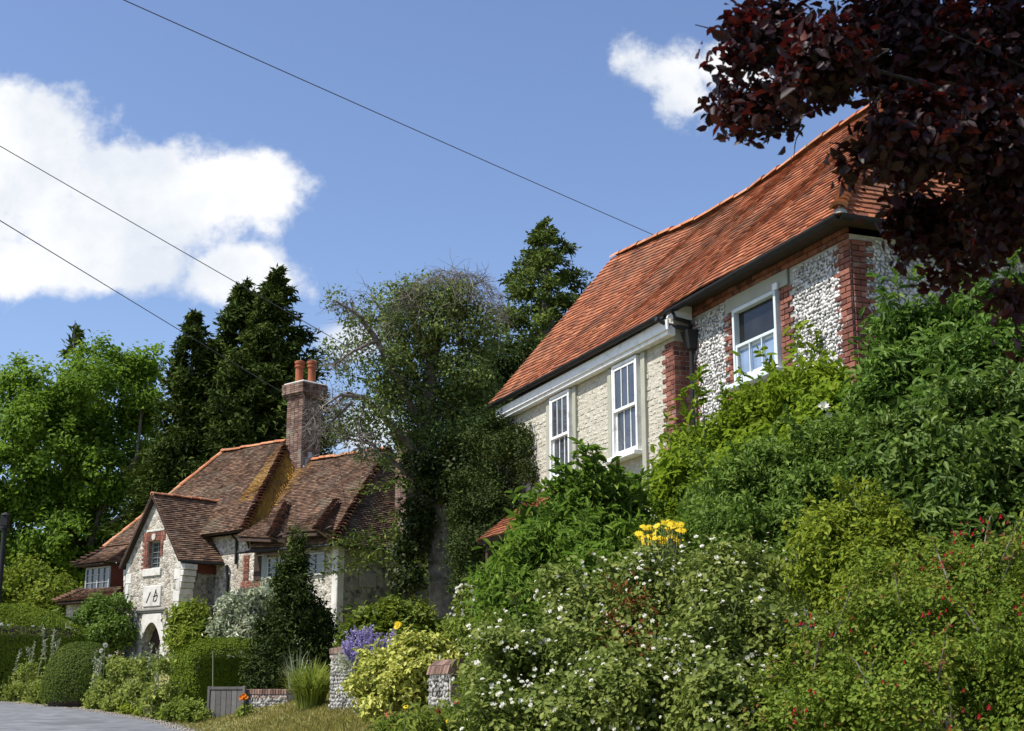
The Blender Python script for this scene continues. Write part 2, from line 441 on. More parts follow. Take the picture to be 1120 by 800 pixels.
# ------------------------------------------------------------------ foliage
def unit(a):
    return a / (np.linalg.norm(a, axis=-1, keepdims=True) + 1e-9)

def leaf_geo(P, N, T, size, aspect=.5, fold=.12, six=False, droop=.12):
    T = unit(T - N * (T * N).sum(1, keepdims=True)); B = np.cross(N, T)
    s = np.asarray(size)[:, None]; w = s * aspect
    n = len(P)
    if six:
        vs = np.stack([P, P + T * s * .32 + B * w * .5 + N * s * fold, P + T * s * .7 + B * w * .4 + N * s * fold * .7,
                       P + T * s - N * s * droop, P + T * s * .7 - B * w * .4 + N * s * fold * .7, P + T * s * .32 - B * w * .5 + N * s * fold], 1)
        i = np.arange(n)[:, None] * 6
        f = np.concatenate([i + np.array([[0, 5, 4, 3]]), i + np.array([[0, 3, 2, 1]])], 1).reshape(-1, 4)
    else:
        vs = np.stack([P, P + T * s * .45 + B * w * .5 + N * s * fold, P + T * s - N * s * droop, P + T * s * .45 - B * w * .5 + N * s * fold], 1)
        i = np.arange(n)[:, None] * 4
        f = np.concatenate([i + np.array([[0, 3, 2]]), i + np.array([[0, 2, 1]])], 1).reshape(-1, 3)
    return vs.reshape(-1, 3), f

def cloud(blobs, n, nclump, cs, shell=.72, out=.8, up=.45, jit=.5, tipup=0., tone=.45, sz=1., zmin=None, back=.45, sub=9):
    """leaf positions, normals and tip directions in clumps spread through a union of blobs"""
    B = np.asarray(blobs, float)
    if sub:
        q = [np.concatenate([B[:, :3], B[:, 3:4] * .72], 1)]
        for k in range(sub):
            d = unit(RNG.normal(size=(len(B), 3)))
            rr = B[:, 3:4] * RNG.uniform(.30, .52, (len(B), 1))
            q.append(np.concatenate([B[:, :3] + d * (B[:, 3:4] * 1.12 - rr) * np.array((1, 1, sz)), rr], 1))
        B = np.concatenate(q)
    p = B[:, 3] ** 2; p /= p.sum()
    cen = []; dirs = []; guard = 0
    tot = 0
    while tot < nclump and guard < 60:
        guard += 1
        k = RNG.choice(len(B), nclump, p=p)
        d = unit(RNG.normal(size=(nclump, 3)))
        rr = B[k, 3] * (shell + (1 - shell) * RNG.random(nclump)) * (.97 + .13 * RNG.normal(size=nclump))
        deep = RNG.random(nclump) < .12
        rr = np.where(deep, rr * RNG.uniform(.4, .9, nclump), rr)
        c = B[k, :3] + d * rr[:, None] * np.array((1, 1, sz))
        keep = np.ones(nclump, bool)
        for q in B:
            dist = np.linalg.norm((c - q[:3]) / np.array((1, 1, sz)), axis=1)
            keep &= (dist > q[3] * .62) | (RNG.random(nclump) < .12)
        away = (d * unit(c - np.array((0, 0, CAMZ)))).sum(1) > .35
        keep &= ~away | (RNG.random(nclump) < back)
        if zmin is not None:
            keep &= c[:, 2] > zmin
        else:
            keep &= c[:, 2] > ground_z(c[:, 0], c[:, 1])
        cen.append(c[keep]); dirs.append(d[keep]); tot += keep.sum()
    cen = np.concatenate(cen)[:nclump]; dirs = np.concatenate(dirs)[:nclump]
    ct = RNG.random(len(cen))
    j = RNG.integers(0, len(cen), n)
    P = cen[j] + RNG.normal(size=(n, 3)) * cs * .85 * np.array((1, 1, .8))
    N = unit(dirs[j] * out + np.array((0, 0, up)) + RNG.normal(size=(n, 3)) * jit)
    T = unit(RNG.normal(size=(n, 3)) + dirs[j] * .5 + np.array((0, 0, tipup)))
    rnd = np.clip(ct[j] * tone + RNG.random(n) * (1 - tone), 0, 1)
    return P, N, T, rnd

def leaves(name, mat, parent, PNTr, size, aspect=.5, six=False, fold=.12, droop=.12, jit=.45):
    P, N, T, rnd = PNTr
    n = len(P)
    s = size * (1 + jit * RNG.uniform(-1, 1, n))
    V, FC = leaf_geo(P, N, T, s, aspect, fold, six, droop)
    return fast(name, V, FC, mat, parent, np.repeat(rnd, 2))

def blobs_px(lst, Y=None):
    r = []
    for b in lst:
        y = b[3] if len(b) > 3 else Y
        c = at(b[0], b[1], y)
        r.append((c[0], c[1], c[2], b[2] * y / F))
    return r

def base_of(bl):
    b = np.array(bl)
    x, y = float(b[:, 0].mean()), float(b[:, 1].mean())
    return (x, y, float(ground_z(x, y)))

def stems(parent, root, bl, mat, r0, name='stem', n=7, maxn=9):
    mb = MB()
    bl = sorted(bl, key=lambda b: -b[3])[:maxn]
    for b in bl:
        a = np.array(root) + np.array((random.uniform(-.15, .15), random.uniform(-.15, .15), -.05))
        c = np.array(b[:3])
        m1 = a * .6 + c * .4 + np.array((random.uniform(-.1, .1), random.uniform(-.1, .1), .1 * b[3]))
        mb.tube([a, m1, c], [r0, r0 * .75, r0 * .25], n)
    return mb.build(name, mat, parent)

def shrub(name, label, cat, bl, n, nclump, cs, size, mat, aspect=.5, six=False, group=None, stem_r=.03, stem_mat=None, root=None, part='foliage', fold=.12, droop=.12, **kw):
    root = base_of(bl) if root is None else root
    t = thing(name, label, cat, root, 0, group)
    leaves(part, mat, t, cloud(bl, n, nclump, cs, **kw), size, aspect, six, fold, droop)
    if stem_r: stems(t, root, bl, stem_mat or M['bark'], stem_r)
    return t

def twigs(mb, starts, dirs, length, r, seg=5, grav=.0, wob=.25, n=3):
    for s0, d in zip(starts, dirs):
        L = length * random.uniform(.6, 1.3)
        p = np.array(s0, float); d = np.array(d, float); d /= np.linalg.norm(d) + 1e-9
        pts = [p.copy()]
        for k in range(seg):
            d = d + np.array((random.gauss(0, wob), random.gauss(0, wob), random.gauss(0, wob) - grav))
            d /= np.linalg.norm(d)
            p = p + d * L / seg
            pts.append(p.copy())
        mb.tube(pts, [r * (1 - .75 * i / seg) for i in range(seg + 1)], n, cap=False)

# ------------------------------------------------------------------ ground and road
def axis(fine0, fine1, step, far0, far1, g=1.35):
    a = list(np.arange(fine0, fine1 + 1e-6, step))
    s = step; x = fine1
    while x < far1:
        s *= g; x += s; a.append(x)
    s = step; x = fine0
    while x > far0:
        s *= g; x -= s; a.insert(0, x)
    return np.array(a)

def build_ground():
    xs = axis(-30, 16, .4, -500, 500); ys = axis(-4, 62, .4, -120, 900)
    X, Y = np.meshgrid(xs, ys, indexing='ij')
    Z = ground_z(X, Y)
    Z = Z + .025 * np.sin(X * 2.1 + Y * .7) * np.sin(Y * 1.7 - X * .4) * (X > road_edge(Y) + .5)
    V = np.stack([X.ravel(), Y.ravel(), Z.ravel()], 1)
    nx, ny = X.shape
    i = np.arange(nx * ny).reshape(nx, ny)
    FC = np.stack([i[:-1, :-1], i[1:, :-1], i[1:, 1:], i[:-1, 1:]], -1).reshape(-1, 4)
    m, nt, out = newmat('dry_summer_grass')
    n1, _ = noise01(nt, .5, 5); n2, raw = noise01(nt, 9, 6)
    f = math_(nt, 'MULTIPLY_ADD', n1, .55, math_(nt, 'MULTIPLY', n2, .45))
    r = ramp(nt, [(0, (.085, .11, .03)), (.45, (.17, .17, .06)), (.75, (.25, .22, .10)), (1, (.31, .265, .14))])
    nt.links.new(f, r.inputs[0])
    p = nn(nt, 'ShaderNodeBsdfPrincipled'); p.inputs['Roughness'].default_value = .95; p.inputs['Specular IOR Level'].default_value = .1
    nt.links.new(r.outputs[0], p.inputs['Base Color'])
    b = nn(nt, 'ShaderNodeBump'); b.inputs['Strength'].default_value = .6; b.inputs['Distance'].default_value = .04
    nt.links.new(raw, b.inputs['Height']); nt.links.new(b.outputs[0], p.inputs['Normal'])
    nt.links.new(p.outputs[0], out.inputs[0])
    o = fast('ground', V, FC, m, smooth_shade=True)
    props(o, 'dry grassy ground rising from the lane', None, kind='structure')
    # road
    ys = np.arange(-60, 140, .5)
    vs = []
    us = (-6.2, -4.5, -3, -1.5, 0)
    for y in ys:
        e = float(road_edge(y))
        wob = .10 * sin(y * 1.3) + .07 * sin(y * 3.1)
        for k, u in enumerate(us):
            x = e + u + (wob if k == 4 else 0)
            vs.append((x, y, float(.035 * np.clip(y, -20, 60) + .02 * np.clip(y - 60, 0, 200)) + .02 + .03 * (1 - ((u + 3.1) / 3.1) ** 2)))
    n = len(us); fc = []
    for a in range(len(ys) - 1):
        for k in range(n - 1):
            fc.append((a * n + k, a * n + k + 1, (a + 1) * n + k + 1, (a + 1) * n + k))
    o = fast('road', vs, fc, M['asphalt'], smooth_shade=True)
    props(o, 'grey asphalt lane bending away to the left', None, kind='structure')
build_ground()

def grass_patch():
    n = 80000
    Y = RNG.uniform(17, 36, n); e = road_edge(Y)
    X = e + .1 + RNG.random(n) ** .8 * 6
    Z = ground_z(X, Y)
    P = np.stack([X, Y, Z - .005], 1)
    N = unit(np.stack([RNG.normal(size=n), RNG.normal(size=n) - .5, RNG.random(n) * .3], 1))
    T = unit(np.stack([RNG.normal(size=n) * .5, RNG.normal(size=n) * .5, np.ones(n)], 1))
    m = leafmat('dry_lawn_blades', (.095, .135, .05), (.165, .195, .085), (.25, .26, .15), .25, .7, .15)
    o = leaves('grass', m, None, (P, N, T, RNG.random(n)), .075, .14, fold=0)
    props(o, 'short straw coloured grass on the mown bank', 'grass', kind='stuff')
grass_patch()

def grit():
    n = 5200; Y = RNG.uniform(26, 48, n); X = road_edge(Y) + RNG.normal(size=n) * .16 + .02
    Z = np.where(X > road_edge(Y), ground_z(X, Y) + .005, .035 * Y + .022)
    P = np.stack([X, Y, Z], 1); s_ = RNG.uniform(.008, .028, n)
    tet = unit(np.array([(1, 1, 1), (-1, -1, 1), (-1, 1, -1), (1, -1, -1)], float))
    V = P[:, None] + (tet[None] + RNG.normal(size=(n, 4, 3)) * .3) * s_[:, None, None]
    FC = (np.arange(n)[:, None, None] * 4 + np.array([(0, 1, 2), (0, 3, 1), (0, 2, 3), (1, 3, 2)])[None]).reshape(-1, 3)
    o = fast('gravel', V.reshape(-1, 3), FC, pmat('edge_grit', [(0, (.12, .10, .08)), (1, (.36, .33, .28))]), None, np.repeat(RNG.random(n), 4))
    props(o, 'loose grit and soil crumbs along the worn lane edge', 'gravel', kind='stuff')
grit()

# ------------------------------------------------------------------ tiled roofs
def tile_patch(mb, eL, eR, rR, rL, gauge=.1, width=.165, th=.016, wob=0., rfun=None, tone=(0, 1), bell=0.):
    """courses of plain tiles on the bilinear patch eave-left, eave-right, ridge-right, ridge-left"""
    eL, eR, rR, rL = (np.array(p, float) for p in (eL, eR, rR, rL))
    H = max(np.linalg.norm(rL - eL), np.linalg.norm(rR - eR))
    nrow = max(1, int(round(H / gauge)))
    nrm = np.cross(eR - eL, (rL + rR) / 2 - (eL + eR) / 2)
    nrm /= np.linalg.norm(nrm)
    if nrm[2] < 0: nrm = -nrm
    def pt(a, t):
        p = (eL * (1 - a) + eR * a) * (1 - t) + (rL * (1 - a) + rR * a) * t
        if bell: p = p - np.array((0, 0, bell * 4 * t * (1 - t)))
        if wob:
            p = p + nrm * wob * (sin(p[0] * 1.1 + p[2] * .7) + .7 * sin(p[0] * 2.3 - p[1] * 1.9 + 1) + .5 * sin(p[2] * 3.1 + p[0] * .5))
        return p
    for i in range(nrow):
        t0 = i / nrow; t1 = min(1.0, (i + 1.12) / nrow)
        L = np.linalg.norm(pt(1, t0) - pt(0, t0))
        if L < .02: continue
        offs = (width / 2 if i % 2 else 0) + random.uniform(-.01, .01)
        k = -1
        while True:
            k += 1
            a0 = max(0, (k - 1) * width + offs + .002); a1 = min(L, k * width + offs)
            if a0 >= L: break
            if a1 - a0 < .015: continue
            a0 /= L; a1 /= L
            lift = th * random.uniform(.75, 1.5); lift2 = lift + random.gauss(0, th * .22)
            dt = random.gauss(0, .05) / nrow
            A = pt(a0, max(0, t0 + dt)); Bq = pt(a1, max(0, t0 + dt)); Cq = pt(a1, t1); D = pt(a0, t1)
            v = [A, Bq, A + nrm * (lift + th), Bq + nrm * (lift2 + th), Cq + nrm * th * .2, D + nrm * th * .2]
            r = tone[0] + (tone[1] - tone[0]) * random.random()
            if rfun: r = rfun(r, (a0 + a1) / 2, t0)
            mb.add(v, [(2, 3, 4, 5), (0, 1, 3, 2), (0, 2, 5), (1, 4, 3)], r)

def deck(mb, pts, th=.06, drop=.012):
    """solid roof deck under the tiles"""
    P = [np.array(p, float) for p in pts]
    n = np.cross(P[1] - P[0], P[2] - P[0]); n /= np.linalg.norm(n)
    if n[2] < 0: n = -n
    k = len(P)
    vs = [p - n * drop for p in P] + [p - n * (drop + th) for p in P]
    fs = [tuple(range(k)), tuple(range(2 * k - 1, k - 1, -1))] + [(i, i + k, (i + 1) % k + k, (i + 1) % k) for i in range(k)]
    mb.add(vs, fs, .2)

def half_tiles(mb, a, b, r=.11, L=.3, up=(0, 0, 1), bonnet=False, merge=False):
    """row of overlapping half-round tiles from a (low end) to b"""
    a = np.array(a, float); b = np.array(b, float)
    if not merge: mb.cut()
    T = b - a; D = np.linalg.norm(T); T /= D
    U = np.array(up, float); U = U - T * U.dot(T); U /= np.linalg.norm(U)
    S = np.cross(T, U)
    n = max(1, int(D / L))
    for i in range(n):
        p0 = a + T * D * i / n; p1 = a + T * D * (i + 1.06) / n
        r0 = r * random.uniform(1.0, 1.2); r1 = r * (.55 if bonnet else .94)
        vs = []; m = 6
        tilt = random.gauss(0, .008)
        for (p, rr, h) in ((p0, r0, (.05 if bonnet else .0)), (p1, r1, -.02 if bonnet else .0), (p0, r0 - .02, (.05 if bonnet else 0) - .025)):
            for k in range(m + 1):
                w = pi * (k / m) * 1.0
                vs.append(p + S * rr * cos(w) + U * (rr * sin(w) * .75 + h + tilt))
        fs = []
        for k in range(m):
            fs.append((k, k + 1, m + 1 + k + 1, m + 1 + k))
            fs.append((k, 2 * (m + 1) + k, 2 * (m + 1) + k + 1, k + 1))
        mb.add(vs, fs)

def flints(name, mat, parent, O, U, Wd, N, u0, u1, z0, z1, size=.085, holes=(), seed=1):
    """knapped flint cobbles bedded in a wall: O origin, U along, N outward (local axes)"""
    rg = np.random.default_rng(seed)
    O, U, N = (np.array(q, float) for q in (O, U, N)); Zv = np.array((0, 0, 1.))
    nu = int((u1 - u0) / (size * 1.02)); nz = int((z1 - z0) / (size * .88))
    pu, pz = np.meshgrid(np.arange(nu), np.arange(nz), indexing='ij')
    pu = u0 + (pu + .5 + .5 * (pz % 2) + rg.normal(size=pu.shape) * .16) * size * 1.02
    pz = z0 + (pz + .5 + rg.normal(size=pu.shape) * .16) * size * .88
    pu, pz = pu.ravel(), pz.ravel()
    k = (pu < u1 - size * .3) & (pz < z1)
    for h in holes: k &= ~((pu > h[0]) & (pu < h[1]) & (pz > h[2]) & (pz < h[3]))
    pu, pz = pu[k], pz[k]; n = len(pu)
    g = (1 + 5 ** .5) / 2
    ico = unit(np.array([(-1, g, 0), (1, g, 0), (-1, -g, 0), (1, -g, 0), (0, -1, g), (0, 1, g), (0, -1, -g), (0, 1, -g), (g, 0, -1), (g, 0, 1), (-g, 0, -1), (-g, 0, 1)], float))
    fi = np.array([(0, 11, 5), (0, 5, 1), (0, 1, 7), (0, 7, 10), (0, 10, 11), (1, 5, 9), (5, 11, 4), (11, 10, 2), (10, 7, 6), (7, 1, 8), (3, 9, 4), (3, 4, 2), (3, 2, 6), (3, 6, 8), (3, 8, 9), (4, 9, 5), (2, 4, 11), (6, 2, 10), (8, 6, 7), (9, 8, 1)])
    q = unit(rg.normal(size=(n, 4)))
    w, x, y, z = q.T
    R = np.stack([1 - 2 * (y * y + z * z), 2 * (x * y - z * w), 2 * (x * z + y * w), 2 * (x * y + z * w), 1 - 2 * (x * x + z * z), 2 * (y * z - x * w), 2 * (x * z - y * w), 2 * (y * z + x * w), 1 - 2 * (x * x + y * y)], 1).reshape(n, 3, 3)
    V = np.einsum('nij,kj->nki', R, ico) * (1 + .30 * rg.normal(size=(n, 12, 1)))
    sx = size * .60 * rg.uniform(.5, 1.5, n); szz = size * .48 * rg.uniform(.55, 1.4, n); sd = size * .23 * rg.uniform(.6, 1.7, n)
    ang = rg.normal(size=n) * .5
    a = V[..., 0] * sx[:, None]; b = V[..., 2] * szz[:, None]; c = V[..., 1] * sd[:, None]
    a, b = a * np.cos(ang)[:, None] - b * np.sin(ang)[:, None], a * np.sin(ang)[:, None] + b * np.cos(ang)[:, None]
    W = O + U * (a + pu[:, None])[..., None] + Zv * (b + pz[:, None])[..., None] + N * (c + .004)[..., None]
    FC = (np.arange(n)[:, None, None] * 12 + fi[None]).reshape(-1, 3)
    rnd = np.clip(np.repeat(rg.random(n), 20) * .85 + rg.random(n * 20) * .15, 0, 1)
    return fast(name, W.reshape(-1, 3), FC, mat, parent, rnd)

def bricks(mb, P, u0, u1, z0, z1, bl=.215, bh=.065, joint=.01, depth=.03, toothed=0, side=1, jit=.002, phase=0):
    """courses of bricks; P(u, d, z) maps along/outward/up to local xyz. toothed: extra length every other course on one side"""
    nz = int(round((z1 - z0) / (bh + joint)))
    mb.cut()
    for i in range(nz):
        za = z0 + i * (bh + joint); zb = za + bh
        a0, a1 = u0, u1
        if toothed and (i + phase) % 2 == 0:
            if side > 0: a1 += toothed
            else: a0 -= toothed
        u = a0
        first = (bl / 2 if (i + phase) % 2 else bl)
        while u < a1 - .02:
            w = min(first, a1 - u); first = bl
            if a1 - (u + w) < .05: w = a1 - u
            d = depth + random.uniform(-.003, .003)
            pa, pb = P(u + .004, -.02, za), P(u + w - .006, d, zb)
            mb.bbox(pa[0], pb[0], pa[1], pb[1], pa[2], pb[2], .005, jit)
            u += w

# ------------------------------------------------------------------ the flint house on the right
def flint_house():
    A = radians(90 + 21.05)
    C = at(930, 300, 17.0)
    gz = float(ground_z(C[0], C[1])) - .3
    t = thing('flint_house', 'long house with steep orange red tiled roof and flint and cream stone walls', 'house', (C[0], C[1], gz), A)
    EW = 4.2                                   # where the cream stone block starts
    LEN = 11.35; DEP = 4.8; ZT = 7.32
    # --- wall cores (local x = along the front, y = outward)
    w = MB()
    w.box(.012, EW, -DEP + .012, -.012, gz - .5, ZT)
    o = w.build('wall', M['mortar'], t)
    w = MB(); w.box(EW, LEN, -DEP + .013, .289, gz - .5, ZT - .02); w.build('cream_wall', M['malm_mortar'], t)
    hole_w = (1.30, 3.14, 5.40, 7.5)
    flints('flint_facing', M['flint'], o, (0, 0, 0), (1, 0, 0), 0, (0, 1, 0), .20, EW - .02, 4.3, 7.24, .058, [hole_w], 3)
    flints('flint_facing', M['flint'], o, (0, 0, 0), (0, -1, 0), 0, (-1, 0, 0), .22, 4.7, 4.3, 7.3, .058, [], 5)
    lw = MB()
    lw.box(.2, EW - .003, -.01, .006, gz - .5, 4.3); lw.box(-.006, .01, -4.7, -.2, gz - .5, 4.3)
    lw.build('lower_flint_wall', M['flint_wall'], o)
    # --- cream coursed stone
    st = MB()
    wins = ((5.24, 6.34), (7.93, 8.99))
    z = 3.0; row = 0
    while z < 6.92:
        h = random.choice((.07, .085, .10))
        u = EW + .36 - random.uniform(0, .15)
        while u < LEN - .02:
            L = random.uniform(.08, .20)
            u1 = min(u + L, LEN)
            inwin = any(a - .02 < u1 and u < b + .02 for a, b in wins) and z + h > 5.28
            if inwin:
                for a, b in wins:
                    if a - .02 < u1 and u < b + .02:
                        if u < a - .06: u1n = a - .03; st.bbox(u, u1n, .27, .30 + random.uniform(0, .012), z, min(z + h, 6.93), .012, .004)
                        u1 = max(u1, b + .03) if u1 > b - .02 else b + .03
                u = u1 + .012; continue
            st.bbox(u, u1 - random.uniform(.008, .022), 0.27, .291 + random.uniform(0, .007), z + random.uniform(-.006, .01), min(z + h - random.uniform(.008, .02), 6.93), .014, .007)
            u = u1
        z += h; row += 1
    st.build('stone_facing', M['malm'], o)
    # --- brick
    b = MB()
    front = lambda u, d, z: (u, d, z)
    front2 = lambda u, d, z: (u, d + .29, z)
    side = lambda u, d, z: (-d, -u, z)
    bricks(b, front, -.012, .235, 3.8, 7.27, depth=.018, toothed=.10, side=1)
    bricks(b, side, .03, .235, 3.8, 7.27, depth=.022, toothed=.11, side=1, phase=1)
    bricks(b, front, 1.42, 1.63, 4.4, 7.03, depth=.02, toothed=.11, side=-1)
    bricks(b, front, 2.83, 3.04, 4.4, 7.03, depth=.02, toothed=.11, side=1)
    bricks(b, front, .0, EW, 7.26, 7.40, depth=.03, bl=.22)
    bricks(b, front, 3.92, EW - .01, 3.8, 7.2, depth=.012)
    bricks(b, front2, EW + .0, EW + .27, 3.6, 6.93, depth=.016, toothed=.11, side=1)
    bricks(b, lambda u, d, z: (EW - d, .30 - u, z), .0, .28, 3.6, 6.93, depth=.012)
    bricks(b, front2, EW + .5, LEN - .6, 4.72, 4.87, depth=.014)
    b.build('brick_quoin', M['brick'], o)
    # --- painted strips, fascia, eaves
    s = MB()
    for x0 in (5.10, 6.34, 7.80, 8.99):
        s.cut(); s.bbox(x0, x0 + .14, .28, .345, 4.6, 6.93, .006)
    s.build('pilaster_strip', M['sage_paint'], t)
    f = MB()
    f.bbox(EW - .10, LEN + .05, .302, .44, 6.955, 7.10, .008)
    f.bbox(EW - .16, LEN + .06, .44, .475, 7.02, 7.18, .006)
    f.hexa([(EW - .16, .05, 7.20), (EW - .12, .05, 7.20), (EW - .12, .47, 7.20), (EW - .16, .47, 7.20), (EW - .16, .05, 7.50), (EW - .12, .05, 7.50), (EW - .12, .45, 7.24), (EW - .16, .45, 7.24)])
    f.build('fascia', M['white_paint'], t)
    e = MB()
    e.box(-.28, EW - .17, -.0, .26, 7.405, 7.44); e.box(-.28, .0, -4.7, -.003, 7.405, 7.44)
    e.build('eaves_board', M['dark_wood'], t)
    def gutter(p0, p1, name='gutter', r=.062):
        g = MB(); p0 = np.array(p0); p1 = np.array(p1)
        T = (p1 - p0) / np.linalg.norm(p1 - p0); S = np.cross(T, (0, 0, 1.))
        vs = []; n = 8
        for p in (p0, p1):
            for rr in (r, r - .008):
                for k in range(n + 1):
                    w_ = pi + pi * k / n
                    vs.append(p + S * rr * cos(w_) + np.array((0, 0, rr * sin(w_))))
        fs = []; q = n + 1
        for k in range(n):
            fs += [(k, k + 1, 2 * q + k + 1, 2 * q + k), (q + k, 3 * q + k, 3 * q + k + 1, q + k + 1), (k, q + k, q + k + 1, k + 1), (2 * q + k, 2 * q + k + 1, 3 * q + k + 1, 3 * q + k)]
        for k in (0, n): fs.append((k, 2 * q + k, 3 * q + k, q + k))
        g.add(vs, fs, .5)
        m = int(np.linalg.norm(p1 - p0) / .9)
        for k in range(m + 1):
            c = p0 + (p1 - p0) * (k + .3) / (m + 1)
            vs = []
            for d in (-.012, .012):
                for i in range(9):
                    w_ = pi + pi * i / 8
                    vs.append(c + T * d + S * (r + .006) * cos(w_) + np.array((0, 0, (r + .006) * sin(w_))))
            g.add(vs, [(i, i + 1, 9 + i + 1, 9 + i) for i in range(8)], .9)
        return g.build(name, M['black_iron'], t)
    gutter((-.30, .335, 7.43), (EW + .08, .335, 7.37))
    gutter((EW - .1, .56, 7.24), (LEN + .3, .56, 7.28))
    gutter((-.31, .33, 7.42), (-.31, -4.9, 7.42))
    d = MB()
    d.tube([(EW - .16, .40, 7.33), (EW - .16, .34, 7.20), (EW - .17, .10, 7.16), (EW - .17, .085, 7.0)], .035, 10)
    d.cut(); d.tube([(EW - .17, .085, 6.8), (EW - .17, .085, 3.2)], .036, 10)
    x0 = EW - .17
    d.hexa([(x0 - .06, .03, 6.74), (x0 + .06, .03, 6.74), (x0 + .06, .14, 6.74), (x0 - .06, .14, 6.74), (x0 - .12, .016, 7.02), (x0 + .12, .016, 7.02), (x0 + .12, .2, 7.02), (x0 - .12, .2, 7.02)])
    d.tube([(EW - .1, .63, 7.18), (EW - .05, .40, 7.12), (x0, .12, 7.05)], .034, 10)
    d.build('downpipe', M['black_iron'], t)
    # --- lintel of the flint block window
    l = MB(); l.bbox(1.40, 3.06, .0, .035, 7.035, 7.255, .006); l.build('lintel', M['sage_paint'], t)
    # --- windows
    def sash(name, x0, x1, z0, z1, yf, paint, glass_top, glass_bot, label=None, open_top=False, sill=True):
        fr = MB(); q = .055
        fr.bbox(x0, x0 + q, yf - .05, yf + .05, z0, z1, .006); fr.bbox(x1 - q, x1, yf - .05, yf + .05, z0, z1, .006)
        fr.bbox(x0 + q, x1 - q, yf - .05, yf + .05, z1 - q, z1, .006); fr.bbox(x0 + q, x1 - q, yf - .05, yf + .05, z0, z0 + .05, .006)
        wo = fr.build(name, paint, t)
        if label: wo['label'] = label
        zm = (z0 + z1) / 2 + .0
        a0, a1 = x0 + q + .002, x1 - q - .002
        def leaf(nm, y, za, zb, bars):
            m = MB(); k = .042
            m.bbox(a0, a0 + k, y - .018, y + .018, za, zb, .004); m.bbox(a1 - k, a1, y - .018, y + .018, za, zb, .004)
            m.bbox(a0 + k, a1 - k, y - .018, y + .018, za, za + .05, .004); m.bbox(a0 + k, a1 - k, y - .018, y + .018, zb - .045, zb, .004)
            for i in range(1, bars + 1):
                xc = a0 + k + (a1 - a0 - 2 * k) * i / (bars + 1)
                m.bbox(xc - .011, xc + .011, y - .016, y + .014, za + .05, zb - .045, .003)
            m.build(nm, paint, wo)
        if open_top:
            leaf('sash', yf + .018, z0 + .055, zm + .02, 2)
            leaf('sash', yf - .025, z0 + .09, zm - .02, 0)
        else:
            leaf('sash', yf + .022, zm - .022, z1 - q - .002, 2)
            leaf('sash', yf - .02, z0 + .055, zm + .022, 2)
        g = MB(); g.box(a0, a1, yf - .004 - .02, yf - .02, z0 + .06, zm - .01); g.build('pane', glass_bot, wo)
        g = MB(); g.box(a0, a1, yf + .018 - (.06 if open_top else 0), yf + .022 - (.06 if open_top else 0), zm + .01, z1 - q); g.build('pane', glass_top, wo)  # with open_top this sheet is the painted dark opening, not glass
        if sill:
            s_ = MB(); s_.bbox(x0 - .10, x1 + .10, yf - .04, yf + .16, z0 - .075, z0 - .003, .008); s_.build('sill', paint, wo)
        return wo
    for x0, x1 in ((5.33, 6.25), (8.02, 8.90)):
        sash('window', x0, x1, 5.40, 6.93, .327, M['white_paint'], M['glass'], M['glass'])
    sash('window', 1.645, 2.815, 5.93, 7.03, .03, M['blue_white_paint'], M['glass_dark'], M['glass_blue'], 'half open pale blue sash window', True)
    k = MB(); k.bbox(1.60, 1.72, .035, .075, 7.02, 7.12, .006); k.build('bracket', M['white_paint'], t)
    # --- roof
    zr = lambda s_: 10.45 - .10 * np.exp(-((s_ - 6.2) / 1.6) ** 2) + .35 * smooth(8.0, 12, s_)
    EZ = 7.43; EV = .34; RV = -2.42
    r = MB()
    xs = [-.33, 2.3, 4.2, 6.2, 8.2, 10.2, 11.75]
    ev = lambda x: (EV if x < 3.9 else EV + .17 * float(smooth(3.9, 5.4, x)))
    ez = lambda x: EZ - .18 * float(smooth(3.9, 6.5, x)) + .10 * float(smooth(8, 11.7, x))
    eave = [np.array((x, ev(x), ez(x))) for x in xs]
    rx = [2.2, 2.9, 4.3, 6.2, 8.2, 10.2, 11.95]
    rid = [np.array((x, RV, float(zr(x)))) for x in rx]
    dk = lambda rr, a, tt: rr
    for i in range(len(xs) - 1):
        tile_patch(r, eave[i], eave[i + 1], rid[i + 1], rid[i], .13, .165, .0115, .014)
    # near hip end and rear slope
    hipb = np.array((-.33, 2 * RV - EV, EZ))
    tile_patch(r, hipb, eave[0], rid[0], rid[0], .15, .17, .0125, .008)
    rear = [np.array((x, 2 * RV - EV, EZ)) for x in (-.33, 11.75)]
    for i in range(len(xs) - 1):
        tile_patch(r, (xs[i + 1], 2 * RV - EV, EZ), (xs[i], 2 * RV - EV, EZ), rid[i] - (0, 0, .03), rid[i + 1] - (0, 0, .03), .2, .33, .014, 0)
    ro = r.build('roof', M['red_tile'], t)
    dd = MB()
    for i in range(len(xs) - 1):
        deck(dd, [eave[i], eave[i + 1], rid[i + 1]], .04, .03); deck(dd, [eave[i], rid[i + 1], rid[i]], .04, .03)
    deck(dd, [hipb, eave[0], rid[0]], .04, .03); [deck(dd, [(xs[i + 1], 2 * RV - EV, EZ), (xs[i], 2 * RV - EV, EZ), rid[i], rid[i + 1]], .04, .08) for i in range(len(xs) - 1)]
    dd.build('roof_deck', M['dark_wood'], ro)
    gb = MB(); gb.prism([(.28, 7.25), (-4.78, 7.25), (RV, 10.35)], 0, LEN - .25, LEN - .005); gb.build('gable_wall', M['flint_wall'], t)
    rt = MB()
    for i in range(len(rx) - 1): half_tiles(rt, rid[i] + np.array((0, 0, .0)), rid[i + 1], .12, .42, merge=True)
    rt.build('ridge_tiles', M['ridge_orange'], ro)
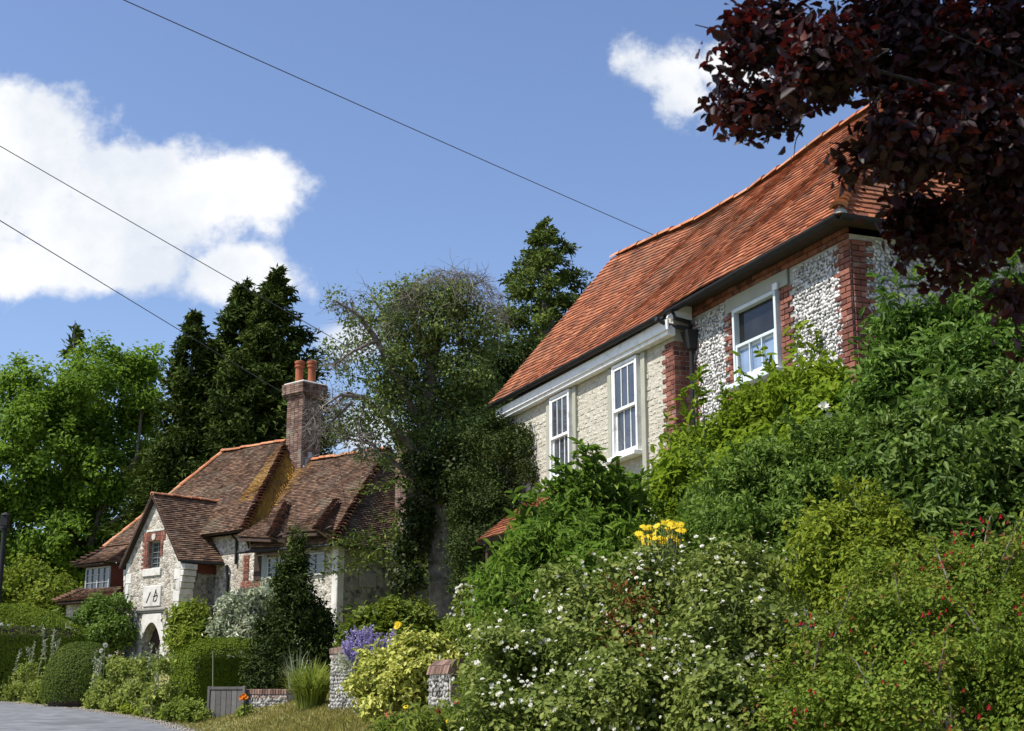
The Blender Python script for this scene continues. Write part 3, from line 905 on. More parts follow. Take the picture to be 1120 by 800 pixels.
    ht = MB(); half_tiles(ht, eave[0] + np.array((0, 0, .02)), rid[0], .10, .13, bonnet=True); half_tiles(ht, hipb, rid[0], .13, .16, bonnet=True)
    ht.build('hip_tiles', M['ridge_orange'], ro)
    hm = MB(); hm.lathe((-.30, .30), [(.085, 7.43), (.08, 7.47), (.04, 7.52), (.01, 7.53)], 10); hm.build('hip_mortar', M['grey_stone'], ro)
    # --- small tiled porch canopy at the far end
    p = MB()
    a0, a1 = 8.2, 10.0
    tile_patch(p, (a0, 1.35, 4.42), (a1, 1.35, 4.42), (a1, .30, 5.25), (a0, .30, 5.25), .1, .165, .014, .005)
    po = p.build('porch_canopy', M['red_tile'], t)
    q = MB(); deck(q, [(a0, 1.35, 4.42), (a1, 1.35, 4.42), (a1, .30, 5.25), (a0, .30, 5.25)], .08)
    for x in (a0 + .08, a1 - .08): q.bbox(x - .05, x + .05, 1.10, 1.20, gz - .2, 4.5, .006)
    q.build('porch_frame', M['dark_wood'], po)
    return t
flint_house()

# ------------------------------------------------------------------ the stone cottage on the left
def stone_cottage():
    O = at(171, 541, 48)
    rz = radians(-42)
    gz = 2.55
    t = thing('stone_cottage', 'old stone cottage with brown tiled roofs and a narrow gabled porch', 'cottage', (O[0], O[1], gz), rz)
    L = lambda u, v, z: np.array((u, -v, z), float)
    def bx(m, u0, u1, v0, v1, z0, z1, b=.012, j=0, r=None): m.bbox(u0, u1, -v1, -v0, z0, z1, b, j, r)
    # --- roofs
    A_RL, A_RR = L(-3.15, -5, 10.9), L(.85, -5, 10.85)
    A_EL, A_ER = L(-4.6, -1, 7.02), L(3.62, -1, 7.04)
    B_RL, B_RR = L(1.44, -5, 9.98), L(6.15, -5, 9.93)
    B_ER = L(8.05, -1, 6.30)
    V_E = L(3.95, -1.0, 6.42)
    r = MB()
    tile_patch(r, A_EL, A_ER, A_RR, A_RL, .105, .17, .018, .02)
    tile_patch(r, V_E, B_ER, B_RR, B_RL, .105, .17, .018, .02)
    # right end of the upper roof, down to the valley
    # end of the lower roof
    B_EB = L(8.1, -6.5, 6.4); B_RB = L(6.15, -5.0, 9.93)
    tile_patch(r, B_ER, L(8.1, -9, 6.32), B_RR, B_RR, .105, .17, .018, .015)
    # backs and left end
    tile_patch(r, L(3.6, -9, 7.0), L(-4.6, -9, 7.0), A_RL, A_RR, .21, .34, .018)
    tile_patch(r, L(8.1, -9, 6.3), L(3.6, -9, 6.3), B_RL, B_RR, .21, .34, .018)
    tile_patch(r, L(-4.6, -9, 7.0), A_EL, A_RL, A_RL, .21, .34, .018)
    # porch
    PZ = 8.43; pf = .18
    P_F = L(0, pf, PZ); P_B = L(.15, -3.2, PZ - .02)
    tile_patch(r, L(1.78, pf, 6.10), L(2.05, -1.6, 6.10), P_B, P_F, .105, .17, .016, .012)
    tile_patch(r, L(-1.72, -1.9, 6.05), L(-1.72, pf, 6.05), P_F, P_B, .105, .17, .016, .012)
    # two small hipped roofs over the windows
    for (ap, el, er, back) in ((L(3.45, -2.85, 8.02), L(3.72, -.62, 6.78), L(5.42, -.66, 6.62), L(5.7, -1.05, 6.42)),
                               (L(6.15, -2.65, 7.85), L(5.95, -.66, 6.72), L(7.62, -.68, 6.66), L(7.85, -1.05, 6.36))):
        tile_patch(r, el, er, ap + (er - el) * .12, ap, .105, .17, .018, .01)
        tile_patch(r, er, back, ap + (er - el) * .12, ap + (er - el) * .12, .105, .17, .018, .01)
        deckm = None
    # left bay roof and pent roof
    tile_patch(r, L(-4.95, .02, 6.36), L(-2.95, .02, 6.36), L(-2.95, -1.0, 7.0), L(-4.5, -1.0, 7.0), .1, .17, .016, .008, bell=.05)
    tile_patch(r, L(-2.95, .02, 6.36), L(-2.95, -1.1, 6.36), L(-2.95, -1.0, 7.0), L(-2.98, -.95, 7.0), .1, .17, .016)
    tile_patch(r, L(-4.95, -1.4, 6.36), L(-4.95, .02, 6.36), L(-4.5, -1.0, 7.0), L(-4.5, -1.0, 7.0), .1, .17, .016)
    tile_patch(r, L(-5.85, .1, 5.08), L(-2.2, .1, 5.08), L(-2.2, -.32, 5.46), L(-4.6, -.32, 5.50), .1, .17, .016, .006, bell=.03)
    tile_patch(r, L(-5.85, -1.6, 5.08), L(-5.85, .1, 5.08), L(-4.6, -.32, 5.50), L(-4.6, -1.4, 5.9), .1, .17, .016, .006, bell=.04)
    # hood above the casement
    tile_patch(r, L(4.25, -.95, 6.12), L(5.45, -.95, 6.12), L(5.3, -1.4, 6.42), L(4.4, -1.4, 6.42), .1, .17, .016)
    ro = r.build('roof', M['old_tile'], t)
    # lichen covered hip end
    lm = MB()
    tile_patch(lm, A_ER, V_E, B_RL, A_RR, .105, .17, .018, .012)
    lm.build('lichen_slope', M['lichen_tile'], ro)
    # lichen strips beside the hip and the chimney: some tiles laid over as yellow patches
    ls = MB()
    up = np.array((0, .06, .05))
    def strip(e0, e1, r1, r0): ls.cut(); tile_patch(ls, e0 + up * .25, e1 + up * .25, r1 + up * .25, r0 + up * .25, .105, .17, .02, .02)
    k = lambda P, Q, f: P * (1 - f) + Q * f
    strip(k(A_ER, A_RR, .30) - (A_ER - A_EL) * .15, k(A_ER, A_RR, .30) - (A_ER - A_EL) * .045, k(A_ER, A_RR, .93) - (A_ER - A_EL) * .012, k(A_ER, A_RR, .93) - (A_ER - A_EL) * .06)
    strip(k(V_E, B_RL, .45) + (B_ER - V_E) * .01, k(V_E, B_RL, .45) + (B_ER - V_E) * .05, k(V_E, B_RL, .99) + (B_ER - V_E) * .20, k(V_E, B_RL, .97) + (B_ER - V_E) * .02)
    ls.build('lichen_tiles', M['lichen_tile'], ro)
    dk = MB()
    for pts in ([A_EL, A_ER, A_RR, A_RL], [V_E, B_ER, B_RR, B_RL], [A_ER, V_E, B_RL], [A_ER, B_RL, A_RR], [B_ER, L(8.1, -9, 6.32), B_RR],
                [L(1.78, pf, 6.10), L(2.05, -1.6, 6.10), P_B, P_F], [L(-1.72, -1.9, 6.05), L(-1.72, pf, 6.05), P_F, P_B],
                [L(3.6, -9, 7.0), L(-4.6, -9, 7.0), A_RL, A_RR], [L(8.1, -9, 6.3), L(3.6, -9, 6.3), B_RL, B_RR], [L(-4.6, -9, 7.0), A_EL, A_RL]):
        deck(dk, pts, .05, .03)
    # soffits of the small roofs
    for (el, er) in ((L(3.72, -.66, 6.74), L(5.42, -.70, 6.58)), (L(5.95, -.70, 6.68), L(7.62, -.72, 6.62))):
        a, b = el, er
        dk.hexa([a + (0, .0, -.10), b + (0, 0, -.10), b + (0, .6, -.10), a + (0, .6, -.10), a, b, b + (0, .6, .25), a + (0, .6, .25)])
    bx(dk, -4.9, -2.97, -1.3, -.02, 6.28, 6.33); bx(dk, -5.8, -2.2, -1.3, .06, 4.98, 5.05)
    dk.build('roof_deck', M['dark_wood'], ro)
    h = MB()
    half_tiles(h, A_ER, A_RR, .15, .17, bonnet=True)
    half_tiles(h, B_ER, B_RR, .15, .17, bonnet=True)
    half_tiles(h, L(5.42, -.66, 6.62), L(3.62, -2.75, 8.05), .14, .17, bonnet=True)
    half_tiles(h, L(7.62, -.68, 6.66), L(6.35, -2.6, 7.88), .14, .17, bonnet=True)
    half_tiles(h, L(-4.95, .02, 6.36), L(-4.5, -1, 7.0), .1, .17, bonnet=True)
    half_tiles(h, L(-5.85, .1, 5.08), L(-4.6, -.32, 5.5), .1, .17, bonnet=True)
    h.build('hip_tiles', M['hip_dark'], ro)
    h = MB()
    half_tiles(h, A_RL, A_RR, .13, .38); half_tiles(h, B_RL, B_RR, .13, .38); half_tiles(h, A_EL, A_RL, .12, .3); half_tiles(h, P_F, P_B, .10, .35)
    h.build('ridge_tiles', M['ridge_orange'], ro)
    # --- walls
    w = MB()
    bx(w, -4.4, 7.75, -8.6, -1.42, gz - .4, 6.35, .02)
    bx(w, -4.4, 3.4, -8.6, -1.421, 6.36, 7.0, .02)
    w.build('wall', M['rubble_light'], t)
    w = MB()
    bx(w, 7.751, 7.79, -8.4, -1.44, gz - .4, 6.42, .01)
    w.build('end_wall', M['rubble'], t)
    w = MB()
    bx(w, 7.52, 7.80, -1.68, -1.40, gz - .4, 6.3, .02)
    w.build('corner_quoin', M['white_stone'], t)
    # shadowed plaque on the end wall
    w = MB(); bx(w, 7.76, 7.83, -3.0, -2.3, 5.05, 5.50, .01); w.build('stone_tablet', M['grey_stone'], t)
    # porch walls: gabled front wall and side walls
    w = MB()
    def gable(m, u0, u1, v0, v1, zb, zf, za, ua, holes=None):
        m.prism([(u0, zb), (u1, zb), (u1, zf), (ua, za), (u0, zf)], 1, -v0, -v1)
    # front wall in pieces round the window and the door arch
    wl, wr, wz0, wz1 = -.30, .42, 5.93, 6.85
    dl, dr, dz = -.36, .72, 4.12
    zf = 6.22; slope = (8.36 - zf) / 1.56
    zs = lambda u: 8.36 - abs(u) * slope
    bx(w, -1.5, dl, -.35, -.004, gz - .4, 4.3, .01); bx(w, dr, 1.6, -.35, -.004, gz - .4, 4.3, .01)
    bx(w, -1.5, 1.6, -.351, -.003, 4.3, wz0, .01)
    w.prism([(-1.5, wz0), (wl, wz0), (wl, zs(wl)), (-1.5, zs(-1.5))], 1, .35, .005)
    w.prism([(wr, wz0), (1.6, wz0), (1.6, zs(1.6)), (wr, zs(wr))], 1, .35, .005)
    w.prism([(wl, wz1), (wr, wz1), (wr, zs(wr)), (0, zs(0)), (wl, zs(wl))], 1, .349, .006)
    # arch spandrels
    um = (dl + dr) / 2; pts = []
    for i in range(9):
        f = i / 8; u = dl + (um - dl) * f
        pts.append((u, 3.55 + (4.14 - 3.55) * sin(f * pi / 2) ** .8))
    w.prism(pts + [(um, 4.3), (dl, 4.3)], 1, .34, .006)
    w.prism([(2 * um - p[0], p[1]) for p in pts] + [(um, 4.3), (dr, 4.3)], 1, .34, .006)
    w.build('porch_wall', M['rubble_light'], t)
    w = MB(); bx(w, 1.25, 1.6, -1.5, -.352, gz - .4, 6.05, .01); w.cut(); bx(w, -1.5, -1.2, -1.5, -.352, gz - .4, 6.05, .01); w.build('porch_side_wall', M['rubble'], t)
    w = MB(); bx(w, 1.58, 1.64, -1.45, -.45, 5.72, 6.02, .01); w.build('wall_plate', M['brown_board'], t)
    # white dressed corners, stepped kneeler
    w = MB()
    zq = list(enumerate(np.arange(gz - .3, 6.0, .36)))
    for i, z in zq: bx(w, -1.53, -1.53 + (.34 if i % 2 else .22), -.02, .012, z, z + .345, .012, .003)
    w.cut()
    for i, z in zq:
        bx(w, 1.63 - (.34 if i % 2 else .22), 1.63, -.02, .012, z, z + .345, .012, .003)
        bx(w, 1.60, 1.635, -.45 - (.1 if i % 2 else 0), -.021, z, z + .345, .012, .003)
    w.cut()
    for i, (z, e) in enumerate(((5.0, .03), (5.2, .08), (5.4, .13), (5.6, .18), (5.8, .23))):
        bx(w, 1.64, 1.64 + e, -.50, .02, z, z + .185, .012, .003)
    w.cut()
    for i, (z, e) in enumerate(((5.0, .03), (5.2, .08), (5.4, .13), (5.6, .18), (5.8, .23))):
        bx(w, -1.54 - e * .6, -1.54, -.40, .02, z, z + .185, .012, .003)
    w.build('corner_quoin', M['white_stone'], t)
    w = MB()
    # door surround
    for sgn in (-1, 1):
        for i, z in enumerate(np.arange(gz - .3, 3.5, .3)):
            a = um + sgn * (dr - um); e = .20 if i % 2 else .28
            bx(w, min(a, a + sgn * e), max(a, a + sgn * e), -.1, .022, z, z + .29, .01, .003)
        w.prism([(um + sgn * abs(p[0] - um), p[1]) for p in pts] + [(um, 4.42), (um + sgn * .52, 4.42), (um + sgn * .80, 3.56)], 1, .1, -.028)
    w.build('door_surround', M['white_stone'], t)
    w = MB(); bx(w, dl - .05, dr + .05, -.6, -.36, gz - .2, 4.3, .005); w.build('porch_door', M['dark_wood'], t)
    w = MB(); bx(w, -.72, 1.02, -.01, .10, 4.52, 4.60, .015); bx(w, -.66, .96, -.01, .06, 4.46, 4.518, .01)
    bx(w, -.72, -.62, -.01, .09, 4.34, 4.459, .01); bx(w, .92, 1.02, -.01, .09, 4.34, 4.459, .01); w.build('hood_mould', M['grey_stone'], t)
    w = MB(); bx(w, -.40, .62, -.01, .035, 4.66, 5.35, .02); pl = w.build('plaque', M['white_stone'], t)
    w = MB()
    for (a, b) in (((-.16, 4.80), (.04, 5.14)), ((.22, 4.82), (.36, 5.22)), ((.22, 4.98), (.42, 5.02))):
        w.tube([L(a[0], .04, a[1]), L(b[0], .04, b[1])], .017, 6)
    w.tube([L(.36, .045, 5.16), L(.46, .045, 5.0), L(.40, .045, 4.86), L(.30, .045, 4.82)], .014, 6)
    w.build('plaque_figures', M['black_iron'], pl)
    # brick window surround
    w = MB(); fr = lambda u, d, z: (u, -d, z)
    bricks(w, fr, wl - .24, wl - .004, wz0, wz1, .23, .065, .012, .02, .1, -1)
    bricks(w, fr, wr + .004, wr + .15, wz0 + .4, wz1, .2, .065, .012, .02)
    bricks(w, fr, wl - .34, wr + .26, wz1, wz1 + .30, .11, .14, .012, .024)
    bricks(w, lambda u, d, z: (wl - .0 + d * .4, .02 + u, z), 0, .3, wz0, wz1, .2, .065, .012, .02)
    w.build('brick_surround', M['brick'], t)
    w = MB(); w.lathe((0.06, 0), [(.001, 0), (.11, .0), (.11, .03), (.001, .03)], 10)
    me = MB(); me.v = [(p[0], -.03 - p[2], 6.98 + p[1]) for p in w.v]; me.f = w.f; me.r = w.r; me.build('keystone', M['white_stone'], t)
    w = MB(); bx(w, wl - .2, wr + .12, -.1, .05, wz0 - .26, wz0 - .002, .015); w.cut(); bx(w, wl - .1, wr + .2, -.01, .04, wz1 + .31, wz1 + .38, .01); w.build('window_sill', M['white_stone'], t)
    def casement(name, u0, u1, z0, z1, v, paint, nu=2, nz=3, along=True):
        m = MB(); q = .05
        bx(m, u0, u0 + q, v - .04, v + .03, z0, z1, .005); bx(m, u1 - q, u1, v - .04, v + .03, z0, z1, .005)
        bx(m, u0 + q, u1 - q, v - .04, v + .03, z0, z0 + q, .005); bx(m, u0 + q, u1 - q, v - .04, v + .03, z1 - q, z1, .005)
        for i in range(1, nu * 2):
            wd = .022 if i % 2 == 0 else .008
            c = u0 + (u1 - u0) * i / (nu * 2); bx(m, c - wd, c + wd, v - .03, v + .022, z0 + q, z1 - q, .003)
        for i in range(1, nz + 1):
            c = z0 + (z1 - z0) * i / (nz + 1); bx(m, u0 + q, u1 - q, v - .028, v + .016, c - .009, c + .009, .003)
        o = m.build(name, paint, t)
        g = MB(); bx(g, u0 + .02, u1 - .02, v - .035, v - .03 + .012, z0 + .02, z1 - .02, .002); g.build('pane', M['glass'], o)
        return o
    casement('window', wl + .003, wr - .003, wz0 + .002, wz1 - .002, -.18, M['grey_paint'], 1, 4)
    # front casement under the little roof, shutter beside it
    casement('window', 4.42, 5.28, 5.45, 6.1, -1.38, M['old_paint'], 1, 3)
    w = MB(); bx(w, 3.72, 4.10, -1.42, -1.36, 5.40, 6.50, .008); w.build('shutter', M['dark_wood'], t)
    w = MB(); bx(w, 4.10, 4.40, -1.42, -1.37, 5.40, 6.45, .008); w.build('grey_panel', M['grey_paint'], t)
    casement('window', 6.3, 7.2, 5.4, 6.1, -1.38, M['old_paint'], 1, 3)
    w = MB(); bricks(w, lambda u, d, z: (u, 1.42 - d, z), 3.0, 5.6, 5.18, 5.40, .22, .065, .012, .03); bricks(w, lambda u, d, z: (u, 1.42 - d, z), 3.12, 3.40, 4.2, 6.3, .22, .065, .012, .03)
    w.build('brick_band', M['brick'], t)
    w = MB()
    w.tube([L(2.06, -1.55, 6.02), L(2.35, -1.3, 5.95), L(2.35, -1.36, 5.6), L(2.35, -1.36, gz)], .05, 8)
    w.cut(); w.tube([L(2.75, -1.1, 6.98), L(2.75, -1.36, 6.8), L(2.75, -1.36, 6.0)], .045, 8)
    w.cut(); w.tube([L(1.80, .12, 6.06), L(2.07, -1.58, 6.04)], .05, 6)
    w.cut(); w.tube([L(8.1, -.98, 6.24), L(8.14, -5, 6.24)], .05, 6); w.cut(); w.tube([L(7.86, -4.0, 6.2), L(7.86, -4.0, gz)], .045, 8)
    w.cut(); w.tube([L(3.4, -.94, 6.3), L(8.0, -.94, 6.22)], .05, 6)
    w.build('downpipe', M['black_iron'], t)
    w = MB(); bx(w, 1.63, 3.6, -1.41, -1.2, 4.35, 4.52, .02); w.build('bressummer', M['dark_wood'], t)
    # --- left bay
    w = MB(); bx(w, -5.7, -2.2, -1.42, -.3, gz - .4, 5.02, .02); w.build('bay_wall', M['rubble_light'], t)
    w = MB(); bx(w, -4.62, -3.10, -1.42, -.42, 5.3, 6.3, .01); w.build('bay_cheek', M['brown_board'], t)
    casement('bay_window', -4.64, -3.12, 5.42, 6.24, -.37, M['old_paint'], 2, 2)
    # --- chimneys
    def chimney(u, v, hw, z0, z1, capz, pots):
        m = MB()
        def course(hw_, z, hgt, ph):
            n = max(2, int(round(2 * hw_ / .22)))
            for i in range(n):
                a = -hw_ + 2 * hw_ * i / n; b = a + 2 * hw_ / n - .01
                bx(m, u + a, u + b, v + hw_ - .1, v + hw_ + random.uniform(0, .008), z, z + hgt - .01, .006, .002)
                bx(m, u + a, u + b, v - hw_, v - hw_ + .1, z, z + hgt - .01, .006, .002)
                a2 = -hw_ + .1 + (2 * hw_ - .2) * i / n; b2 = a2 + (2 * hw_ - .2) / n - .01
                bx(m, u + hw_ - .1, u + hw_ + random.uniform(0, .008), v + a2, v + b2, z, z + hgt - .01, .006, .002)
                bx(m, u - hw_, u - hw_ + .1, v + a2, v + b2, z, z + hgt - .01, .006, .002)
        z = z0; i = 0
        while z < capz:
            course(hw, z, .076, i); z += .076; i += 1
        for k in range(3):
            course(hw + .05 * (k + 1), z, .076, k); z += .076
        while z < z1:
            course(hw + .15, z, .076, i); z += .076
        o = m.build('chimney', M['old_brick'], ro)
        c = MB(); bx(c, u - hw + .02, u + hw - .02, v - hw + .02, v + hw - .02, z0, z + .03, .01)
        bx(c, u - hw - .12, u + hw + .12, v - hw - .12, v + hw + .12, z - .02, z + .05, .03, .01)
        return o, c, z + .05
    hw = .44
    o, c, zt = chimney(1.60, -5.0, hw, 9.3, 12.75, 12.2, 2)
    cc = c.build('chimney_crown', M['white_stone'], t); 
    for du, dv in ((-.17, .15), (.17, -.15)):
        m = MB(); p = L(1.6 + du, -5.0 + dv, 0)
        prof = [(.17, 0), (.17, .06), (.145, .10), (.145, .62), (.185, .65), (.185, .70), (.155, .72), (.155, .76), (.185, .78), (.185, .86), (.15, .88), (.12, .88), (.12, .5)]
        m.lathe(p, [(a, zt - .02 + b) for a, b in prof], 16)
        m.build('chimney_pot', M['terracotta'], t, sm=False)
    m = MB(); p = L(1.05, -5.2, 0); m.tube([(p[0], p[1], 12.2), (p[0], p[1], 14.0)], .015, 6); m.build('aerial_rod', M['lead'], t)
    m = MB()
    for i in range(5):
        z = 9.0 + .25 * i
        bx(m, 1.98 + .0, 2.12, -5 - .1 + i * .02, -5 + .56 - i * .1, z, z + .27, .01, .01)
    bx(m, 1.1, 2.1, -5 + .44, -5 + .56, 9.15, 9.45, .01); m.build('lead_flashing', M['lead'], t)
    o2, c2, z2 = chimney(7.75, -4.3, .26, gz, 10.1, 9.85, 0)
    c2.build('chimney_crown', M['white_stone'], t)
    m = MB(); m.tube([L(8.06, -4.1, 7.6), L(8.12, -4.0, 6.5), L(8.3, -3.9, 6.2)], .07, 8); bx(m, 8.0, 8.06, -4.5, -4.1, 6.3, 7.6, .01); m.build('white_patch', M['white_stone'], t)
    # low rear wing with white windows beyond the end chimney
    w = MB(); bx(w, 7.9, 13.2, -10, -7.2, gz - .3, 5.3, .02); w.build('rear_wing_wall', M['white_stone'], t)
    w = MB(); tile_patch(w, L(7.7, -6.9, 5.3), L(13.4, -6.9, 5.3), L(13.4, -8.7, 7.0), L(7.7, -8.7, 7.0), .11, .17, .016); w.build('rear_wing_roof', M['old_tile'], t)
    for u in (9.2, 10.6, 12.0): casement('window', u, u + .8, 3.6, 4.7, -7.16, M['white_paint'], 1, 2)
    # --- lantern by the door
    m = MB(); p = L(-.72, .16, 0)
    m.lathe(p, [(.02, 3.72), (.09, 3.76), (.11, 3.95), (.13, 3.96), (.03, 4.06), (.01, 4.1)], 6); m.tube([(p[0], p[1], 4.08), L(-.72, .14, 4.2), L(-.72, .0, 4.2)], .012, 5)
    m.build('wall_lantern', M['black_iron'], t)
    # white railing frame on the flat roof behind the bay
    m = MB()
    q0 = L(-5.6, -2.2, 0); q1 = L(-4.5, -2.6, 0)
    for f in (0, .5, 1):
        p = q0 * (1 - f) + q1 * f; m.tube([(p[0], p[1], 5.8), (p[0], p[1], 7.0)], .03, 6)
    for z in (6.4, 6.95): m.tube([(q0[0], q0[1], z), (q1[0], q1[1], z)], .03, 6)
    m.build('white_railing', M['white_paint'], t)
    return t
stone_cottage()

# ------------------------------------------------------------------ trees
def limb_path(px, Ys):
    return [at(p[0], p[1], y) for p, y in zip(px, Ys)]

def conifer(name, label, px, py, Y, R, n, nb, size, mat, zb=None, power=.8, cs=.22, group=None, lift=.25, aspect=.35, t0=.0, rootz=None):
    top = at(px, py, Y)
    gz = float(ground_z(top[0], top[1])) if rootz is None else rootz
    root = (top[0], top[1], gz)
    t = thing(name, label, 'tree', root, 0, group)
    H = top[2] - gz
    tr = MB(); tr.tube([root, (top[0], top[1], gz + H * .5), (top[0] + .05, top[1], gz + H * .9), tuple(top + np.array((0, 0, .1)))], [R * .13, R * .08, .05, .015], 8)
    tr.build('trunk', M['bark'], t)
    C = []; D = []; S_ = []
    for k in range(nb):
        f = random.random() ** .75
        f = t0 + (1 - t0) * f
        if f > .85: f = random.uniform(.01, .5)
        a = random.uniform(0, 2 * pi)
        r = R * f ** power * (1 + .22 * sin(3 * a + 7 * f)) * random.uniform(.7, 1.12) + .10
        z = top[2] - H * f
        d = np.array((cos(a), sin(a), 0))
        m = 3 + int(r * 2.5)
        for q in range(m):
            g = .35 + .65 * (q + random.random()) / m
            C.append(np.array((top[0], top[1], z)) + d * r * g + np.array((0, 0, lift * r * g * g - .08 * r)))
            D.append(d + np.array((0, 0, .45))); S_.append(cs * (.3 + .7 * min(1, 1.8 * r / R)))
    C = np.array(C); D = unit(np.array(D)); ct = RNG.random(len(C))
    j = RNG.integers(0, len(C), n)
    P = C[j] + RNG.normal(size=(n, 3)) * np.array(S_)[j][:, None] * np.array((1, 1, .7))
    N = unit(D[j] * .5 + np.array((0, 0, .5)) + RNG.normal(size=(n, 3)) * .6)
    T = unit(D[j] + RNG.normal(size=(n, 3)) * .55)
    leaves('crown', mat, t, (P, N, T, np.clip(ct[j] * .5 + RNG.random(n) * .5, 0, 1)), size, aspect, fold=.08)
    return t

conifer('conifer_tree', 'dark pointed conifer left of the twin topped conifers behind the cottage', 212, 343, 62, 3.2, 30000, 260, .28, LF['cypress'], cs=.20)
conifer('conifer_tree', 'dark tall conifer with the left tip of the twin tops behind the cottage', 268, 310, 63, 4.9, 56000, 340, .28, LF['cypress'], cs=.21)
conifer('conifer_tree', 'tallest dark conifer just left of the brick chimney pots', 304, 296, 62, 4.9, 56000, 340, .28, LF['cypress'], cs=.21)
conifer('conifer_tree', 'small conifer tip peeping out above the bright green ash tree', 82, 352, 80, 2.4, 7000, 90, .42, LF['fir'], cs=.22)
conifer('conifer_tree', 'ragged conifer rising behind the far end of the red roof', 597, 242, 42, 6.6, 80000, 520, .16, LF['fir'], power=.82, cs=.15, lift=-.08)
conifer('conifer_tree', 'dark conifer hidden behind the cottage ridge, filling the gap to the ash', 170, 470, 70, 3.2, 9000, 120, .45, LF['cypress'], cs=.3)

def broad_tree(name, label, bl, trunk, limbs, n, ncl, cs, size, mat, aspect=.55, six=False, bark=None, cat='tree', root=None, twig_n=0, crown='crown', **kw):
    root = trunk[0] if root is None else root
    t = thing(name, label, cat, tuple(root))
    m = MB(); m.tube([p for p, r in [(np.array(q[0]), q[1]) for q in trunk[1]]], [q[1] for q in trunk[1]], 10)
    for pts, r0 in limbs:
        m.tube(pts, [r0 * (1 - .8 * i / (len(pts) - 1)) for i in range(len(pts))], 7)
    m.build('trunk', bark or M['bark'], t)
    leaves(crown, mat, t, cloud(bl, n, ncl, cs, **kw), size, aspect, six)
    return t

# bright green ash on the far left
bl = blobs_px([(60, 500, 80), (108, 440, 62), (40, 455, 58), (132, 515, 52), (60, 585, 70), (-40, 540, 85), (140, 590, 45), (0, 600, 60), (150, 450, 30), (100, 408, 28), (158, 400, 22), (165, 490, 20), (20, 420, 25)], 66)
g = at(80, 640, 66); gz0 = float(ground_z(g[0], g[1]))
rt = np.array((g[0], g[1], gz0))
broad_tree('ash_tree', 'bright green broadleaf tree on the far left behind the hedges', bl,
           (rt, [(rt - (0, 0, .2), .45), (rt + (0, 0, 3), .36), (at(80, 520, 66), .28), (at(90, 440, 66), .1)]),
           [([rt + (0, 0, 2.5), at(110, 560, 65.5), at(150, 500, 65), at(158, 420, 65)], .2), ([rt + (0, 0, 3), at(50, 540, 66), at(20, 470, 66)], .2), ([rt + (0, 0, 4), at(120, 520, 66.5), at(105, 440, 66)], .18),
            ([at(100, 585, 65.5), at(140, 560, 64.6), at(165, 500, 64.3)], .1)],
           90000, 950, .32, .21, LF['ash'], .6, shell=.62, up=.6, jit=.55, tone=.4, sub=6)

